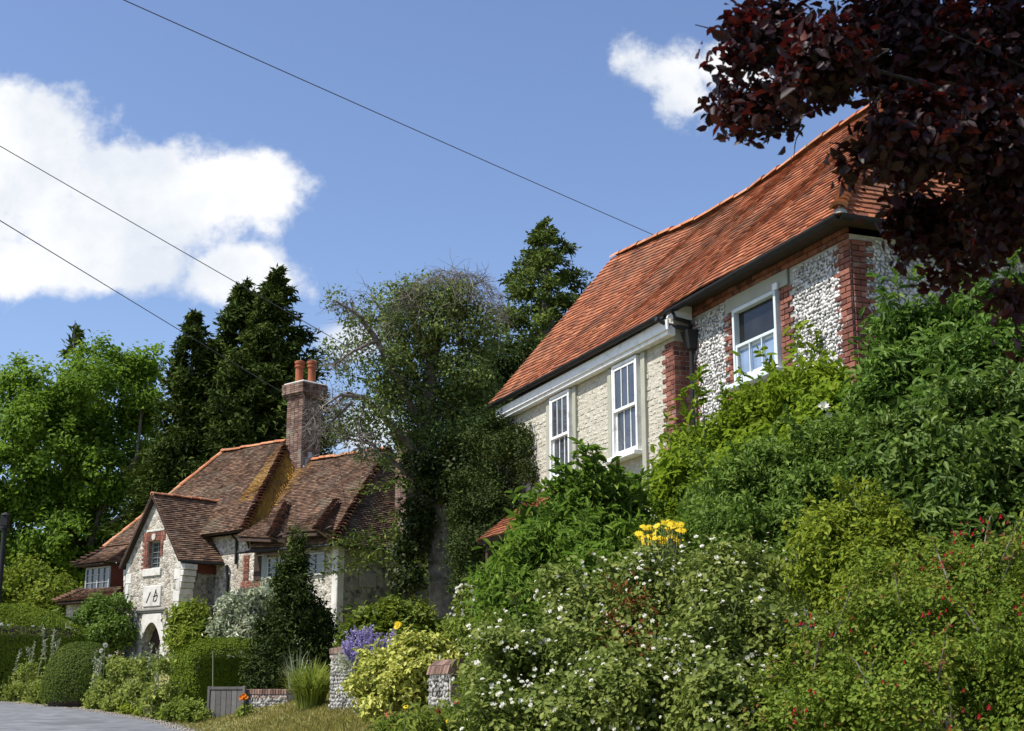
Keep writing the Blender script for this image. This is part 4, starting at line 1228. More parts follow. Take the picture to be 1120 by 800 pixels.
# the old ivy grown tree with a twiggy dome
def old_tree():
    Y = 30
    b0 = at(487, 690, Y); gz = float(ground_z(b0[0], b0[1])); root = (b0[0], b0[1], gz)
    t = thing('old_tree', 'old half bare tree with ivied trunk and a dome of dry drooping twigs', 'tree', root)
    m = MB()
    tp = [np.array(root) - (0, 0, .1), at(486, 690, Y), at(482, 630, Y), at(477, 570, Y), at(470, 510, Y), at(466, 455, Y), at(472, 400, Y), at(482, 350, Y)]
    m.tube(tp, [.46, .31, .25, .235, .21, .18, .14, .09], 12)
    limbs = [([(468, 480), (440, 425), (412, 372), (392, 345), (368, 330)], (30, 29.6, 29.2, 29, 28.9), .10),
             ([(470, 510), (432, 470), (400, 436), (380, 430), (362, 448)], (30, 29.5, 29, 28.8, 28.7), .09),
             ([(466, 455), (448, 395), (425, 350), (405, 322)], (30, 30.3, 30.6, 30.8), .09),
             ([(470, 470), (496, 420), (520, 375), (535, 335)], (30, 30.2, 30.4, 30.6), .10),
             ([(474, 545), (438, 512), (405, 485), (372, 478)], (30, 29.5, 29.2, 29), .07),
             ([(472, 400), (450, 345), (440, 315)], (30, 29.4, 29.2), .08), ([(482, 350), (490, 315), (500, 297)], (30, 30, 30), .07),
             ([(482, 350), (510, 318), (528, 306)], (30, 30.4, 30.6), .06), ([(412, 372), (385, 385), (365, 400)], (29.2, 28.6, 28.4), .05),
             ([(400, 436), (372, 432), (352, 446), (335, 466)], (29, 28.6, 28.3, 28), .045), ([(385, 440), (362, 462), (345, 482)], (28.8, 28.4, 28.2), .035), ([(425, 350), (400, 352), (378, 352)], (30.6, 30.4, 30.2), .05), ([(400, 436), (392, 470), (400, 500)], (29, 28.6, 28.4), .045)]
    lp = []
    for px, Ys, r in limbs:
        pts = limb_path(px, Ys); lp.append(pts)
        m.tube(pts, [r * (1 - .75 * i / (len(pts) - 1)) for i in range(len(pts))], 7)
    m.build('trunk', M['bark'], t)
    # fine twigs along the limbs
    tw = MB()
    for pts in lp:
        for k in range(40):
            i = random.randrange(len(pts) - 1) if random.random() > .5 else len(pts) - 2
            f = random.random(); p = pts[i] * (1 - f) + pts[i + 1] * f
            d = unit(np.array([random.gauss(0, 1), random.gauss(0, 1), random.gauss(.1, .9)])) + unit(pts[i + 1] - pts[i]) * .5
            twigs(tw, [p], [d], .6, .009, 6, .02, .42)
            q = p + unit(d) * .3
            twigs(tw, [q], [unit(np.array([random.gauss(0, 1) for _ in range(3)]))], .4, .006, 4, .05, .3)
    # dome of drooping twigs
    for k in range(900):
        px_ = random.uniform(425, 548); top_ = 294 + ((px_ - 492) / 60) ** 2 * 36
        p = at(px_, top_ + abs(random.gauss(0, 22)), 30 + random.gauss(0, .7))
        d = np.array((random.gauss((px_ - 490) / 90, .5), random.gauss(0, .6), random.uniform(-.7, .35)))
        twigs(tw, [p], [d], .5, .006, 6, .16, .3)
    tw.build('twigs', M['twig'], t)
    bl = blobs_px([(482, 372, 42), (505, 415, 42), (468, 440, 38), (512, 352, 30), (445, 352, 34), (452, 398, 36), (492, 475, 34), (520, 450, 28), (475, 332, 30), (530, 380, 20), (430, 425, 28), (455, 470, 28), (500, 520, 26), (478, 505, 26), (500, 325, 24), (450, 325, 20), (425, 370, 24)], 30)
    leaves('crown', LF['ivytree'], t, cloud(bl, 30000, 800, .15, shell=.4, tone=.5, jit=.7), .085, .55)
    bl = blobs_px([(392, 345, 28), (388, 400, 36), (384, 450, 30), (412, 462, 34), (376, 375, 18), (420, 410, 36), (368, 330, 12), (405, 490, 24), (425, 330, 24), (372, 470, 16)], 29.2)
    leaves('crown', LF['ivytree'], t, cloud(bl, 5200, 300, .13, shell=.3, tone=.5, jit=.8), .08, .55)
    bl = blobs_px([(450, 600, 18), (446, 628, 16), (458, 572, 18), (492, 525, 24), (468, 515, 26), (452, 560, 14), (500, 495, 22), (440, 640, 10)], 29.6)
    leaves('ivy', LF['ivy'], t, cloud(bl, 10000, 260, .12, shell=.55, tone=.4), .085, .7)
old_tree()

# evergreen mass between the old tree and the house
bl = blobs_px([(540, 425, 34, 36), (562, 398, 34, 36), (552, 470, 42, 35), (580, 435, 34, 36), (530, 520, 40, 33), (540, 590, 45, 33), (512, 470, 26, 34), (515, 640, 40, 33)])
shrub('evergreen_tree', 'dark evergreen tree between the twiggy old tree and the ragged conifer', 'tree', bl, 26000, 520, .2, .13, LF['yew'], .4, part='crown', stem_r=.12, up=.5)
bl = blobs_px([(566, 500, 34, 26.6), (545, 482, 32, 27.2), (556, 545, 32, 26.8), (585, 515, 16, 26), (525, 545, 32, 27.6), (520, 610, 34, 27), (535, 650, 34, 25.8), (512, 560, 20, 27.6), (580, 480, 16, 26.4)])
shrub('ivy_bush', 'dark ivy growing over the far corner of the long house', 'climber', bl, 34000, 480, .12, .065, LF['yew'], .5, stem_r=.05, up=.4)

# copper beech hanging in at the top right
def beech():
    Y = 5.0
    vis = [(812, 55, 36), (803, 112, 24), (812, 140, 14), (845, 118, 28), (850, 40, 50), (905, 55, 50), (985, 50, 75), (1080, 60, 75), (915, 182, 9), (940, 186, 13), (978, 180, 26), (1000, 150, 55), (1070, 150, 65), (1110, 170, 70),
           (1005, 240, 28), (1045, 250, 40), (1100, 240, 48), (1005, 280, 15), (1045, 295, 20), (1112, 335, 16), (1117, 385, 10), (788, 98, 12), (900, 100, 14), (785, 148, 9), (870, 90, 20)]
    bl = blobs_px([(a, b, c * .86, Y + random.uniform(-.35, .5)) for a, b, c in vis])
    root = (4.6, 5.6, float(ground_z(4.6, 5.6)))
    up_ = [(3.2, 5.6, 5.2, 1.4), (4.6, 5.8, 6.2, 1.8), (2.4, 6.2, 5.5, .8), (4.4, 4.4, 4.8, 1.2), (5.8, 6.2, 5.0, 1.4), (2.9, 5.2, 4.0, .8), (.2, 5.2, 6.3, .9), (1.2, 5.4, 5.9, .9), (-.7, 5.0, 7.0, .9), (1.0, 4.4, 5.6, .8), (1.6, 6.2, 6.3, .9)]  # unseen upper crown; its left blobs are added to shade the visible leaves
    t = thing('copper_beech', 'dark copper beech branches hanging into the top right corner', 'tree', root)
    m = MB()
    R = np.array(root)
    m.tube([R - (0, 0, .2), R + (0, 0, 1.2), R + (-.1, .1, 2.6), R + (0, 0, 4.5), R + (.1, 0, 6)], [.26, .2, .18, .12, .04], 12)
    for tgt in ((1000, 150), (1060, 190), (1090, 60), (985, 170), (1110, 190), (850, 50), (910, 60)):
        e = at(tgt[0], tgt[1], Y)
        s0 = R + (-.05, .05, random.uniform(1.8, 2.8)); mid = s0 * .45 + e * .55 + (0, 0, .05)
        m.tube([s0, mid, e, e + (e - mid) * .2], [.03, .010, .005, .002], 7)
    e = at(850, 50, Y); e2 = at(806, 125, Y); m.tube([e, (e + e2) / 2 + (-.01, 0, .03), e2], [.012, .008, .003], 6)
    for b in bl[:24]:
        c = np.array(b[:3]); twigs(m, [c + (.25, .1, .05)] * 3, [c - (c + (.25, .1, .05)) + np.array((random.gauss(0, .1), random.gauss(0, .1), random.gauss(0, .1))) for _ in range(3)], .2, .004, 5, .02, .12, 4)
    m.build('trunk', M['red_bark'], t)
    leaves('crown', LF['beech'], t, cloud(bl, 15000, 1000, .045, shell=.35, up=.5, jit=.6, tone=.3, zmin=1, back=1, sub=0), .047, .6, True, jit=.45)
    leaves('crown', LF['beech'], t, cloud(up_, 24000, 900, .14, shell=.5, up=.6, jit=.6, tone=.3, zmin=1, back=1), .085, .62, False)
beech()

# ------------------------------------------------------------------ shrubs against and before the flint house
W_ = shrub('wisteria', 'bright yellow green climber billowing beneath the half open window', 'climber',
      blobs_px([(742, 525, 30, 19), (768, 500, 34, 18.6), (800, 488, 38, 18), (838, 462, 38, 17.4), (868, 430, 28, 16.8), (892, 422, 26, 16.3), (915, 440, 26, 15.9), (918, 480, 34, 15.6), (770, 540, 45, 17.4), (830, 515, 48, 16.6), (890, 485, 42, 15.8), (745, 560, 26, 17.6), (800, 570, 50, 16), (870, 545, 52, 15.4)]),
      34000, 560, .13, .105, LF['wisteria'], .42, True, stem_r=.04, up=.45, tone=.55)
# a few shoots before the pale blue window
def shoots(parent, px, Y, mat, lmat, name='shoot', n=16, size=.10, rise=.5):
    mb = MB()
    for (x, y) in px:
        P = []; T = []
        b = at(x, y, Y); L = rise * random.uniform(.7, 1.3)
        pts = [b - (0, 0, .3), b, b + (random.uniform(-.1, .1), random.uniform(-.1, .1), L * .6), b + (random.uniform(-.2, .2), random.uniform(-.1, .1), L)]
        mb.tube(pts, [.008, .007, .005, .002], 5)
        for k in range(n):
            f = random.random(); i = 1 if f < .55 else 2
            g = f / .55 if i == 1 else (f - .55) / .45
            P.append(pts[i] * (1 - g) + pts[i + 1] * g); T.append((random.gauss(0, 1), random.gauss(0, 1), .5))
        P = np.array(P); T = unit(np.array(T, float)); n_ = len(P)
        N = unit(np.array((0, 0, .8)) + RNG.normal(size=(n_, 3)) * .6)
        so_ = leaves(name, lmat, parent, (P, N, T, RNG.random(n_)), size, .35, True)
        mb.build('stem', mat, so_); mb = MB()
shoots(W_, [(760, 448), (770, 460), (752, 478), (815, 440), (846, 412), (872, 392), (795, 452), (735, 496), (890, 388)], 17.6, M['stem'], LF['wisteria'], n=26, size=.13)

S7 = shrub('leafy_shrub', 'tall shrub of dark pointed leaflets against the shaded gable wall', 'shrub',
      blobs_px([(990, 375, 34, 14.6), (1030, 365, 40, 14.6), (1075, 350, 40, 14.6), (1010, 415, 45, 14.2), (1060, 410, 50, 14), (1105, 390, 45, 14), (975, 430, 36, 14.2), (1110, 330, 30, 14.6), (1040, 460, 50, 13.6), (985, 355, 14, 14.4)]),
      34000, 520, .12, .10, LF['pinnate'], .36, True, stem_r=.035, tone=.5)
shoots(S7, [(965, 345), (985, 340), (1015, 335), (1062, 322), (1082, 310), (1105, 310), (972, 365)], 14.3, M['stem'], LF['pinnate'], n=24, size=.12, rise=.4)
LA = shrub('laurel_shrub', 'broad green shrub of glossy upright leaves at the right edge', 'shrub',
      blobs_px([(1000, 488, 46, 11.4), (1055, 465, 50, 11.4), (1110, 455, 50, 11.4), (1050, 530, 60, 10.8), (1112, 530, 60, 10.8), (985, 540, 45, 11), (1120, 590, 50, 10.5), (1030, 590, 50, 10.6)]),
      32000, 520, .10, .075, LF['laurel'], .38, True, tipup=.6, stem_r=.03, tone=.5)
PV = shrub('privet_shrub', 'dark green privet bank under the bright climber', 'shrub',
      blobs_px([(785, 545, 40, 12.8), (845, 530, 50, 12.6), (905, 512, 50, 12.4), (955, 505, 40, 12.4), (820, 590, 55, 12), (890, 575, 55, 12), (765, 590, 36, 12.4), (950, 560, 50, 12), (870, 620, 50, 11.6)]),
      42000, 620, .09, .06, LF['privet'], .36, False, tipup=.7, stem_r=.03, tone=.45)
SP = shrub('spiraea_shrub', 'rounded yellow green shrub with fine leaves before the privet', 'shrub',
      blobs_px([(930, 588, 44, 10.4), (900, 625, 42, 10.2), (970, 610, 40, 10.2), (935, 650, 45, 10), (905, 590, 30, 10.3), (960, 570, 26, 10.5)]),
      15000, 380, .075, .05, LF['spiraea'], .45, False, stem_r=.02, tone=.55)

# ------------------------------------------------------------------ flowers
def flower_mesh(kind, name, mat):
    """small blossom with +z facing out"""
    V = []; Fc = []
    def petals(n, L, w, tilt, z=0, ph=0):
        for k in range(n):
            a = 2 * pi * k / n + ph
            d = np.array((cos(a), sin(a), 0)); s = np.array((-sin(a), cos(a), 0)); h = np.array((0, 0, 1.))
            b = len(V)
            V.extend([h * z, d * L * .55 + s * w * .5 + h * (z + tilt * L * .45), d * L + h * (z + tilt * L * .75), d * L * .55 - s * w * .5 + h * (z + tilt * L * .45)])
            Fc.append((b, b + 1, b + 2, b + 3))
    if kind == 'rose':
        petals(5, 1, .95, .35); petals(5, .7, .7, .75, .1, .6); petals(4, .4, .45, 1.3, .15, .2)
    elif kind == 'daisy':
        petals(12, 1, .42, -.12)
    elif kind == 'fuchsia':
        petals(4, .75, .34, -.35, 0); petals(4, .5, .5, -1.6, -.05, .4); petals(4, .28, .2, 2.2, -.1)
    elif kind == 'puff':
        petals(9, 1, .6, .5); petals(7, .8, .6, 1.2, .1, .3)
    me = bpy.data.meshes.new(name)
    me.from_pydata([tuple(v) for v in V], [], Fc)
    a = me.attributes.new('rnd', 'FLOAT', 'FACE'); a.data.foreach_set('value', RNG.random(len(Fc)).astype(np.float32))
    me.materials.append(mat)
    return me, np.array(V), np.array(Fc)

import mathutils
def quat_to(n):
    return mathutils.Vector((0, 0, 1)).rotation_difference(mathutils.Vector(tuple(float(c) for c in n)))

def surf(bl, n, out=1.02, cam=.1, front=True, box=None):
    B = np.asarray(bl, float); P = []; D = []
    g = 0
    while len(P) < n and g < n * 400:
        g += 1
        q = B[RNG.choice(len(B), p=B[:, 3] ** 2 / (B[:, 3] ** 2).sum())]
        d = unit(RNG.normal(size=3)); c = q[:3] + d * q[3] * out
        if front and (d * unit(c - np.array((0, 0, CAMZ)))).sum() > -cam: continue
        if (np.linalg.norm(B[:, :3] - c, axis=1) < B[:, 3] * .98).any(): continue
        if box is not None:
            x, y = project(c)
            if not (box[0] < x < box[2] and box[1] < y < box[3]): continue
        P.append(c); D.append(d)
    return np.array(P), np.array(D)

def project(p):
    z = p[2] - CAMZ
    f = p[1] * cos(PITCH) + z * sin(PITCH); u = -p[1] * sin(PITCH) + z * cos(PITCH)
    return 560 + F * p[0] / f, 400 - F * u / f

def clustered(bl, n, per, sig, **k):
    P, D = surf(bl, max(1, n // per), **k)
    j = RNG.integers(0, len(P), n)
    return P[j] + RNG.normal(size=(n, 3)) * sig * np.array((1, .6, 1)), D[j]

def bloom(parent, name, mesh, P, D, size, limit=100, up=.3, down=False, eye=None):
    me, V, Fc = mesh
    off = off_of(parent)
    k = min(limit, len(P))
    for i in range(k):
        o = link(name, me, parent)
        o.location = tuple(P[i] - off)
        nrm = np.array((0, 0, 1.)) if down else unit(D[i] + np.array((0, -.3, up)) + RNG.normal(size=3) * .35)
        o.rotation_mode = 'QUATERNION'; o.rotation_quaternion = quat_to(nrm)
        s = size * random.uniform(.45, 1.3); o.scale = (s, s, s)
        if eye:
            e = link('flower_eye', eye, o)
    if len(P) > k:
        VV = []; FF = []; b = 0
        for i in range(k, len(P)):
            q = quat_to(np.array((0, 0, 1.)) if down else unit(D[i] + np.array((0, -.3, up)) + RNG.normal(size=3) * .35)).to_matrix()
            A = np.array(q); s = size * random.uniform(.5, 1.1)
            VV.append((V * s) @ A.T + P[i]); FF.append(Fc + b); b += len(V)
        o = fast(name, np.concatenate(VV), np.concatenate(FF), me.materials[0], parent)
        o['kind'] = 'stuff'

FM = dict(rose=flower_mesh('rose', 'white_blossom', M['petal_white']), yellow=flower_mesh('daisy', 'yellow_daisy', M['petal_yellow']),
          fuchsia=flower_mesh('fuchsia', 'red_bell', M['petal_red']), rust=flower_mesh('daisy', 'rust_daisy', M['petal_rust']), orange=flower_mesh('puff', 'orange_bloom', M['petal_orange']),
          puff=flower_mesh('puff', 'seed_puff', M['seed_white']), lilac=flower_mesh('puff', 'lilac_bud', M['petal_lilac']), white=flower_mesh('puff', 'white_bloom', M['petal_white']))
def eye_mesh():
    m = MB(); m.lathe((0, 0), [(.30, -.02), (.28, .12), (.12, .22), (.01, .24)], 8)
    o = m.build('flower_eye', M['flower_eye']); me = o.data; bpy.data.objects.remove(o); return me
EYE = eye_mesh()

# white roses
rb = blobs_px([(690, 652, 40, 10.8), (735, 648, 40, 10.8), (640, 665, 46, 10.6), (590, 705, 46, 10.2), (555, 745, 46, 10), (640, 735, 60, 10), (715, 700, 62, 10.2), (785, 655, 54, 10.5), (800, 730, 70, 9.6), (850, 690, 45, 9.8), (700, 780, 70, 9.4), (560, 800, 50, 9.4), (630, 800, 60, 9.4), (780, 800, 70, 9), (830, 640, 40, 10.6), (620, 650, 24, 10.9)])
ROSE = shrub('rose_bush', 'large rambling rose bush dotted with small white flowers', 'shrub', rb, 60000, 800, .075, .042, LF['rose'], .62, True, stem_r=.02, tone=.45, up=.55)
P, D = clustered(rb, 620, 3, .06, out=1.22, cam=.1); bloom(ROSE, 'flower', FM['rose'], P, D, .018)
dl = blobs_px([(690, 668, 22, 10), (672, 690, 18, 9.8), (700, 700, 14, 9.7)])
leaves('withered_leaves', LF['dryleaf'], ROSE, cloud(dl, 330, 50, .09, shell=.5), .04, .5, True)
# fuchsia
fb = blobs_px([(1000, 690, 60, 8.6), (1075, 650, 62, 8.8), (1100, 730, 75, 8.2), (930, 715, 55, 8.8), (1010, 780, 70, 8), (905, 790, 60, 8.4), (1120, 800, 60, 7.8), (970, 650, 36, 9), (1040, 620, 34, 9.2), (1110, 620, 36, 9.1), (870, 760, 40, 8.9)])
FU = shrub('fuchsia_bush', 'spreading bush with hanging crimson flowers in the bottom right corner', 'shrub', fb, 62000, 900, .07, .030, LF['fuchsia'], .55, True, stem_r=.018, tone=.55, up=.5)
P, D = clustered([q for q in fb if q[2] < 2.35], 150, 6, .05, out=1.22, cam=.1); bloom(FU, 'flower', FM['fuchsia'], P, D, .024, down=True)
# arching canes and long shoots that break the outline of the mounds
def canes(parent, bl, n, lmat, size, rise, smat='stem', per=22):
    P, D = surf(bl, n, out=1.0, cam=-.25)
    for p, d in zip(P, D):
        L = rise * random.uniform(.5, 1.4); d2 = unit(d * .8 + np.array((random.gauss(0, .35), random.gauss(0, .3), .9)))
        a0 = p - d2 * L * .5; tip = p + d2 * L + np.array((0, 0, -.25 * L)); mid = p + d2 * L * .55
        m = MB(); m.tube([a0, p, mid, tip], [.006, .005, .004, .002], 5)
        f = RNG.random(per)[:, None]
        Q = np.where(f < .5, p * (1 - 2 * f) + mid * 2 * f, mid * (2 - 2 * f) + tip * (2 * f - 1))
        T = unit(RNG.normal(size=(per, 3)) + d2 * .5); N = unit(np.array((0, 0, .8)) + RNG.normal(size=(per, 3)) * .6)
        o = leaves('shoot', lmat, parent, (Q, N, T, np.clip(.35 + .65 * RNG.random(per), 0, 1)), size, .5, True)
        m.build('stem', M[smat], o)
canes(ROSE, rb, 34, LF['rose'], .05, .22); canes(FU, fb, 40, LF['fuchsia'], .042, .20, 'twig')
canes(PV, blobs_px([(785, 545, 40, 12.8), (845, 530, 50, 12.6), (905, 512, 50, 12.4), (955, 505, 40, 12.4), (820, 590, 55, 12), (890, 575, 55, 12)]), 26, LF['privet'], .065, .22)
canes(LA, blobs_px([(1000, 488, 46, 11.4), (1055, 465, 50, 11.4), (1110, 455, 50, 11.4), (1050, 530, 60, 10.8), (1112, 530, 60, 10.8)]), 22, LF['laurel'], .08, .22)
canes(SP, blobs_px([(930, 588, 44, 10.4), (900, 625, 42, 10.2), (970, 610, 40, 10.2), (905, 590, 30, 10.3), (960, 570, 26, 10.5)]), 22, LF['spiraea'], .05, .18)
# yellow daisies
yc = at(722, 590, 11.6)
dz = thing('yellow_daisies', 'clump of golden yellow daisies above the white roses', 'flowers', (yc[0], yc[1], float(ground_z(yc[0], yc[1]))))
m = MB(); P = []; D = []
for k in range(72):
    x = random.uniform(698, 746); y = random.uniform(572, 600) - (4 if x > 725 else 0)
    p = at(x, y, random.uniform(11.3, 11.8)); P.append(p); D.append(np.array((random.gauss(0, .3), -.6, .8)))
    r0 = np.array((yc[0] + random.uniform(-.12, .12), yc[1] + random.uniform(-.12, .12), dz.location.z))
    m.tube([r0, r0 * .4 + p * .6 + (0, 0, .1), p], [.006, .005, .004], 4)
m.build('stem', M['stem'], dz)
bl = blobs_px([(722, 612, 16, 11.8), (715, 640, 24, 11.7)]); leaves('foliage', LF['young'], dz, cloud(bl, 900, 50, .08), .08, .4, True)
bloom(dz, 'flower', FM['yellow'], np.array(P), np.array(D), .034)

# willowy shrub in front of the cream wall
wb = blobs_px([(622, 575, 38, 17), (650, 555, 32, 17.2), (680, 570, 30, 17.2), (595, 620, 40, 16.6), (640, 620, 48, 16.4), (565, 640, 32, 16.6), (690, 610, 36, 16.6), (560, 680, 34, 16), (610, 670, 45, 15.8), (660, 660, 45, 15.6), (575, 590, 18, 17)])
WS = shrub('willowy_shrub', 'tall bushy shrub of narrow upright leaves below the white sash windows', 'shrub', wb, 34000, 560, .12, .115, LF['willow'], .24, True, tipup=.9, stem_r=.03, tone=.5)
shoots(WS, [(590, 560), (605, 545), (620, 535), (640, 528), (655, 530), (672, 540), (690, 545), (700, 560), (565, 590), (552, 622), (545, 640), (578, 575), (612, 540), (648, 520), (540, 668)], 16.8, M['stem'], LF['willow'], n=34, size=.14, rise=.36)
pf = shrub('white_valerian', 'thin plant with pale flower spikes between trunk and willowy shrub', 'plant', blobs_px([(512, 660, 12, 22), (530, 672, 12, 22), (500, 690, 14, 21), (520, 700, 20, 20.5), (545, 700, 16, 20)]), 2200, 90, .09, .08, LF['young'], .4, True, stem_r=.012, stem_mat=M['stem'])
P, D = surf(blobs_px([(508, 650, 10, 21.5), (522, 664, 9, 21.5), (498, 672, 8, 21)]), 34, 1.0); bloom(pf, 'flower', FM['puff'], P, D, .035)
shrub('young_shrub', 'soft light green shrub left of the white roses', 'shrub', blobs_px([(545, 705, 24, 12.6), (535, 740, 22, 12), (550, 755, 22, 11.6), (525, 785, 22, 11.2), (495, 800, 20, 11.4)]), 9000, 240, .075, .055, LF['young'], .3, True, tipup=.8, stem_r=.012, stem_mat=M['stem'], tone=.5)

# flower border in the foreground
def border_flower(px, py, Y, fm, size, label, group, eye=True):
    p = at(px, py, Y); gz = float(ground_z(p[0], p[1]))
    t = thing('border_flower', label, 'flower', (p[0], p[1], gz), 0, group)
    m = MB(); r0 = np.array((p[0] + random.uniform(-.1, .1), p[1] + random.uniform(-.1, .1), gz - .02))
    pts = [r0, r0 * .5 + p * .5 + (random.uniform(-.03, .03), 0, 0), p - (0, 0, .02), p]
    m.tube(pts, [.006, .005, .004, .003], 5); m.build('stem', M['stem'], t)
    n = 34; f = RNG.random(n)[:, None]
    P = r0 * (1 - f) + p * f; N = unit(RNG.normal(size=(n, 3)) * .6 + (0, 0, .8)); T = RNG.normal(size=(n, 3)) + (0, 0, .4)
    leaves('foliage', LF['young'], t, (P, N, T, RNG.random(n)), .085, .28, True)
    bloom(t, 'flower', fm, np.array([p]), np.array([(random.gauss(0, .3), -.7, .6)]), size, eye=EYE if eye else None)
for (x, y) in ((444, 773), (490, 789), (510, 784), (472, 795), (505, 796), (535, 790), (455, 790), (548, 797)):
    border_flower(x, y, random.uniform(9.6, 11), FM['yellow'], .034, 'yellow daisy with dark eye in the flower border below the brick pier', 'yellow flowers of the front border')
for (x, y) in ((425, 781), (500, 768), (552, 778), (566, 784), (545, 770), (480, 778), (562, 796), (430, 795), (520, 796)):
    border_flower(x, y, random.uniform(9.4, 10.8), FM['rust'], .034, 'rust red daisy in the flower border below the brick pier', 'rust red flowers of the front border')
shrub('border_greenery', 'feathery green leaves under the border flowers at the bottom edge', 'plant', blobs_px([(470, 805, 24, 10), (510, 800, 22, 10), (540, 805, 24, 9.8), (435, 805, 20, 10.6), (575, 805, 20, 9.6)]), 7000, 200, .06, .05, LF['young'], .25, True, tipup=.6, stem_r=.008, stem_mat=M['stem'])

# white blossoms beside the brick quoin
wb_ = at(903, 447, 14.6)
bloom(W_, 'white_bloom', FM['white'], np.array([at(901, 446, 14.4), at(906, 455, 14.4), at(897, 444, 14.4)]), np.array([(0, -1, .2)] * 3), .055)

# ------------------------------------------------------------------ middle garden
ey = blobs_px([(450, 722, 26, 20.5), (425, 735, 26, 20.8), (408, 752, 20, 20.8), (480, 708, 16, 20.8), (440, 752, 28, 20.2), (462, 740, 22, 20.2), (405, 775, 12, 20), (392, 750, 8, 20.6), (500, 715, 10, 20.6)])
shrub('euonymus_bush', 'yellow variegated bush spilling over the flint garden wall', 'shrub', ey, 13000, 330, .085, .075, LF['euonymus'], .55, True, stem_r=.015, tone=.45, up=.5)
shrub('choisya_bush', 'rounded bright green bush left of the old tree trunk', 'shrub', blobs_px([(430, 683, 28, 26.5), (405, 690, 20, 26.5), (455, 686, 22, 26.5), (432, 700, 30, 26), (388, 700, 14, 26.4)]), 9000, 220, .11, .11, LF['choisya'], .42, True, stem_r=.02)
lm_ = thing('yellow_lily', 'single yellow flower on a stalk above the variegated bush', 'flower', tuple(np.array((*at(434, 700, 21.6)[:2], float(ground_z(*at(434, 700, 21.6)[:2]))))))
p = at(434, 685, 21.6); m = MB(); m.tube([np.array(lm_.location), p], [.01, .006], 5); m.build('stem', M['stem'], lm_)
bloom(lm_, 'flower', FM['yellow'], np.array([p, p + (0.02, 0, .03)]), np.array([(0, -1, .3)] * 2), .06)
# lavender
def lavender():
    c = at(402, 722, 24.3); gz = float(ground_z(c[0], c[1]))
    t = thing('lavender_bush', 'fan of purple flower spikes behind the garden wall', 'shrub', (c[0], c[1], gz))
    st = MB(); b0 = np.array((c[0], c[1], 2.2))
    base = np.array((c[0], c[1], gz))
    spk = []
    for k in range(95):
        x = random.gauss(402, 15); x = min(max(x, 374), 432); y = random.uniform(682, 712) + abs(x - 402) * .25
        p = at(x, y, 24.3 + random.uniform(-.3, .3)); q = base * .35 + b0 * .35 + p * .3 + (random.uniform(-.05, .05), 0, 0)
        st.tube([base, q, p], [.006, .005, .004], 4, cap=False); spk.append((q, p))
    st.build('stem', M['dry_stem'], t)
    me = None
    for q, p in spk:
        n = 30; f = RNG.random(n)[:, None] ** .8
        P = (q * .55 + p * .45) * (1 - f) + p * f; d = unit(p - q)
        N = unit(RNG.normal(size=(n, 3))); T = unit(RNG.normal(size=(n, 3)) + d)
        leaves('flower_spike', M['petal_lilac'], t, (P, N, T, RNG.random(n)), .045, .6)
    bl = [(c[0], c[1], 2.2, .28), (c[0] + .25, c[1], 2.15, .22), (c[0] - .25, c[1], 2.15, .22)]
    leaves('foliage', LF['silver'], t, cloud(bl, 1600, 70, .07), .06, .3)
lavender()

def flint_wall_obj(name, label, p0, p1, th, z0, z1, round_top=False, cat='wall'):
    """low flint wall between two ground points with a brick coping"""
    p0 = np.array(p0[:2]); p1 = np.array(p1[:2]); d = p1 - p0; Lh = np.linalg.norm(d); a = atan2(d[1], d[0])
    t = thing(name, label, cat, (p0[0], p0[1], z0), a)
    m = MB(); m.box(0.01, Lh - .01, .01, th - .01, z0 - .3, z1 - .002); o = m.build('wall', M['mortar'], t)
    flints('flint_facing', M['grey_flint'], o, (0, 0, 0), (1, 0, 0), 0, (0, -1, 0), 0.02, Lh, z0 - .1, z1 - .02, .07, (), 8)
    flints('flint_facing', M['grey_flint'], o, (0, .0, 0), (0, 1, 0), 0, (-1, 0, 0), 0.02, th, z0 - .1, z1 - .02, .07, (), 9)
    b = MB()
    if round_top:
        n = int(Lh / .075)
        for i in range(n):
            x0 = Lh * i / n; x1 = Lh * (i + 1) / n - .008
            for k in range(5):
                w0 = pi * k / 5; w1 = pi * (k + 1) / 5 - .03
                R1, R0 = th / 2 + .03, th / 2 - .06
                pr = [(th / 2 - R1 * cos(w0), z1 + R1 * sin(w0)), (th / 2 - R1 * cos(w1), z1 + R1 * sin(w1)), (th / 2 - R0 * cos(w1), z1 + R0 * sin(w1)), (th / 2 - R0 * cos(w0), z1 + R0 * sin(w0))]
                b.prism(pr, 0, x0, x1)
        b.prism([(th / 2 - (th / 2 - .05) * cos(pi * k / 8), z1 + (th / 2 - .05) * sin(pi * k / 8)) for k in range(9)], 0, .012, Lh - .012)
        bricks(b, lambda u, dd, z: (Lh - .02 + dd, u, z), .01, th, z0 - .2, z1 - .01, .21, .065, .01, .02)
    else:
        n = int(Lh / .075)
        for i in range(n):
            b.bbox(Lh * i / n, Lh * (i + 1) / n - .008, -.03, th + .03, z1, z1 + .11 + random.uniform(-.004, .004), .008, .003)
        bricks(b, lambda u, dd, z: (u, -dd + .01, z), 0, Lh, z1 - .09, z1 - .005, .2, .07, .012, .02)
    b.build('brick_coping', M['old_brick'], o)
    return t
a = at(361, 740, 26); b = at(400, 745, 24.6)
flint_wall_obj('garden_wall', 'white flint garden wall with brick coping below the purple spikes', a, b, .3, float(ground_z(a[0], a[1])) - .1, at(361, 716, 26)[2])
a = at(388, 770, 22.6); b = at(402, 775, 22)
flint_wall_obj('garden_wall', 'low flint wall stub at the foot of the variegated bush', a, b, .3, float(ground_z(a[0], a[1])) - .1, at(388, 762, 22.6)[2])
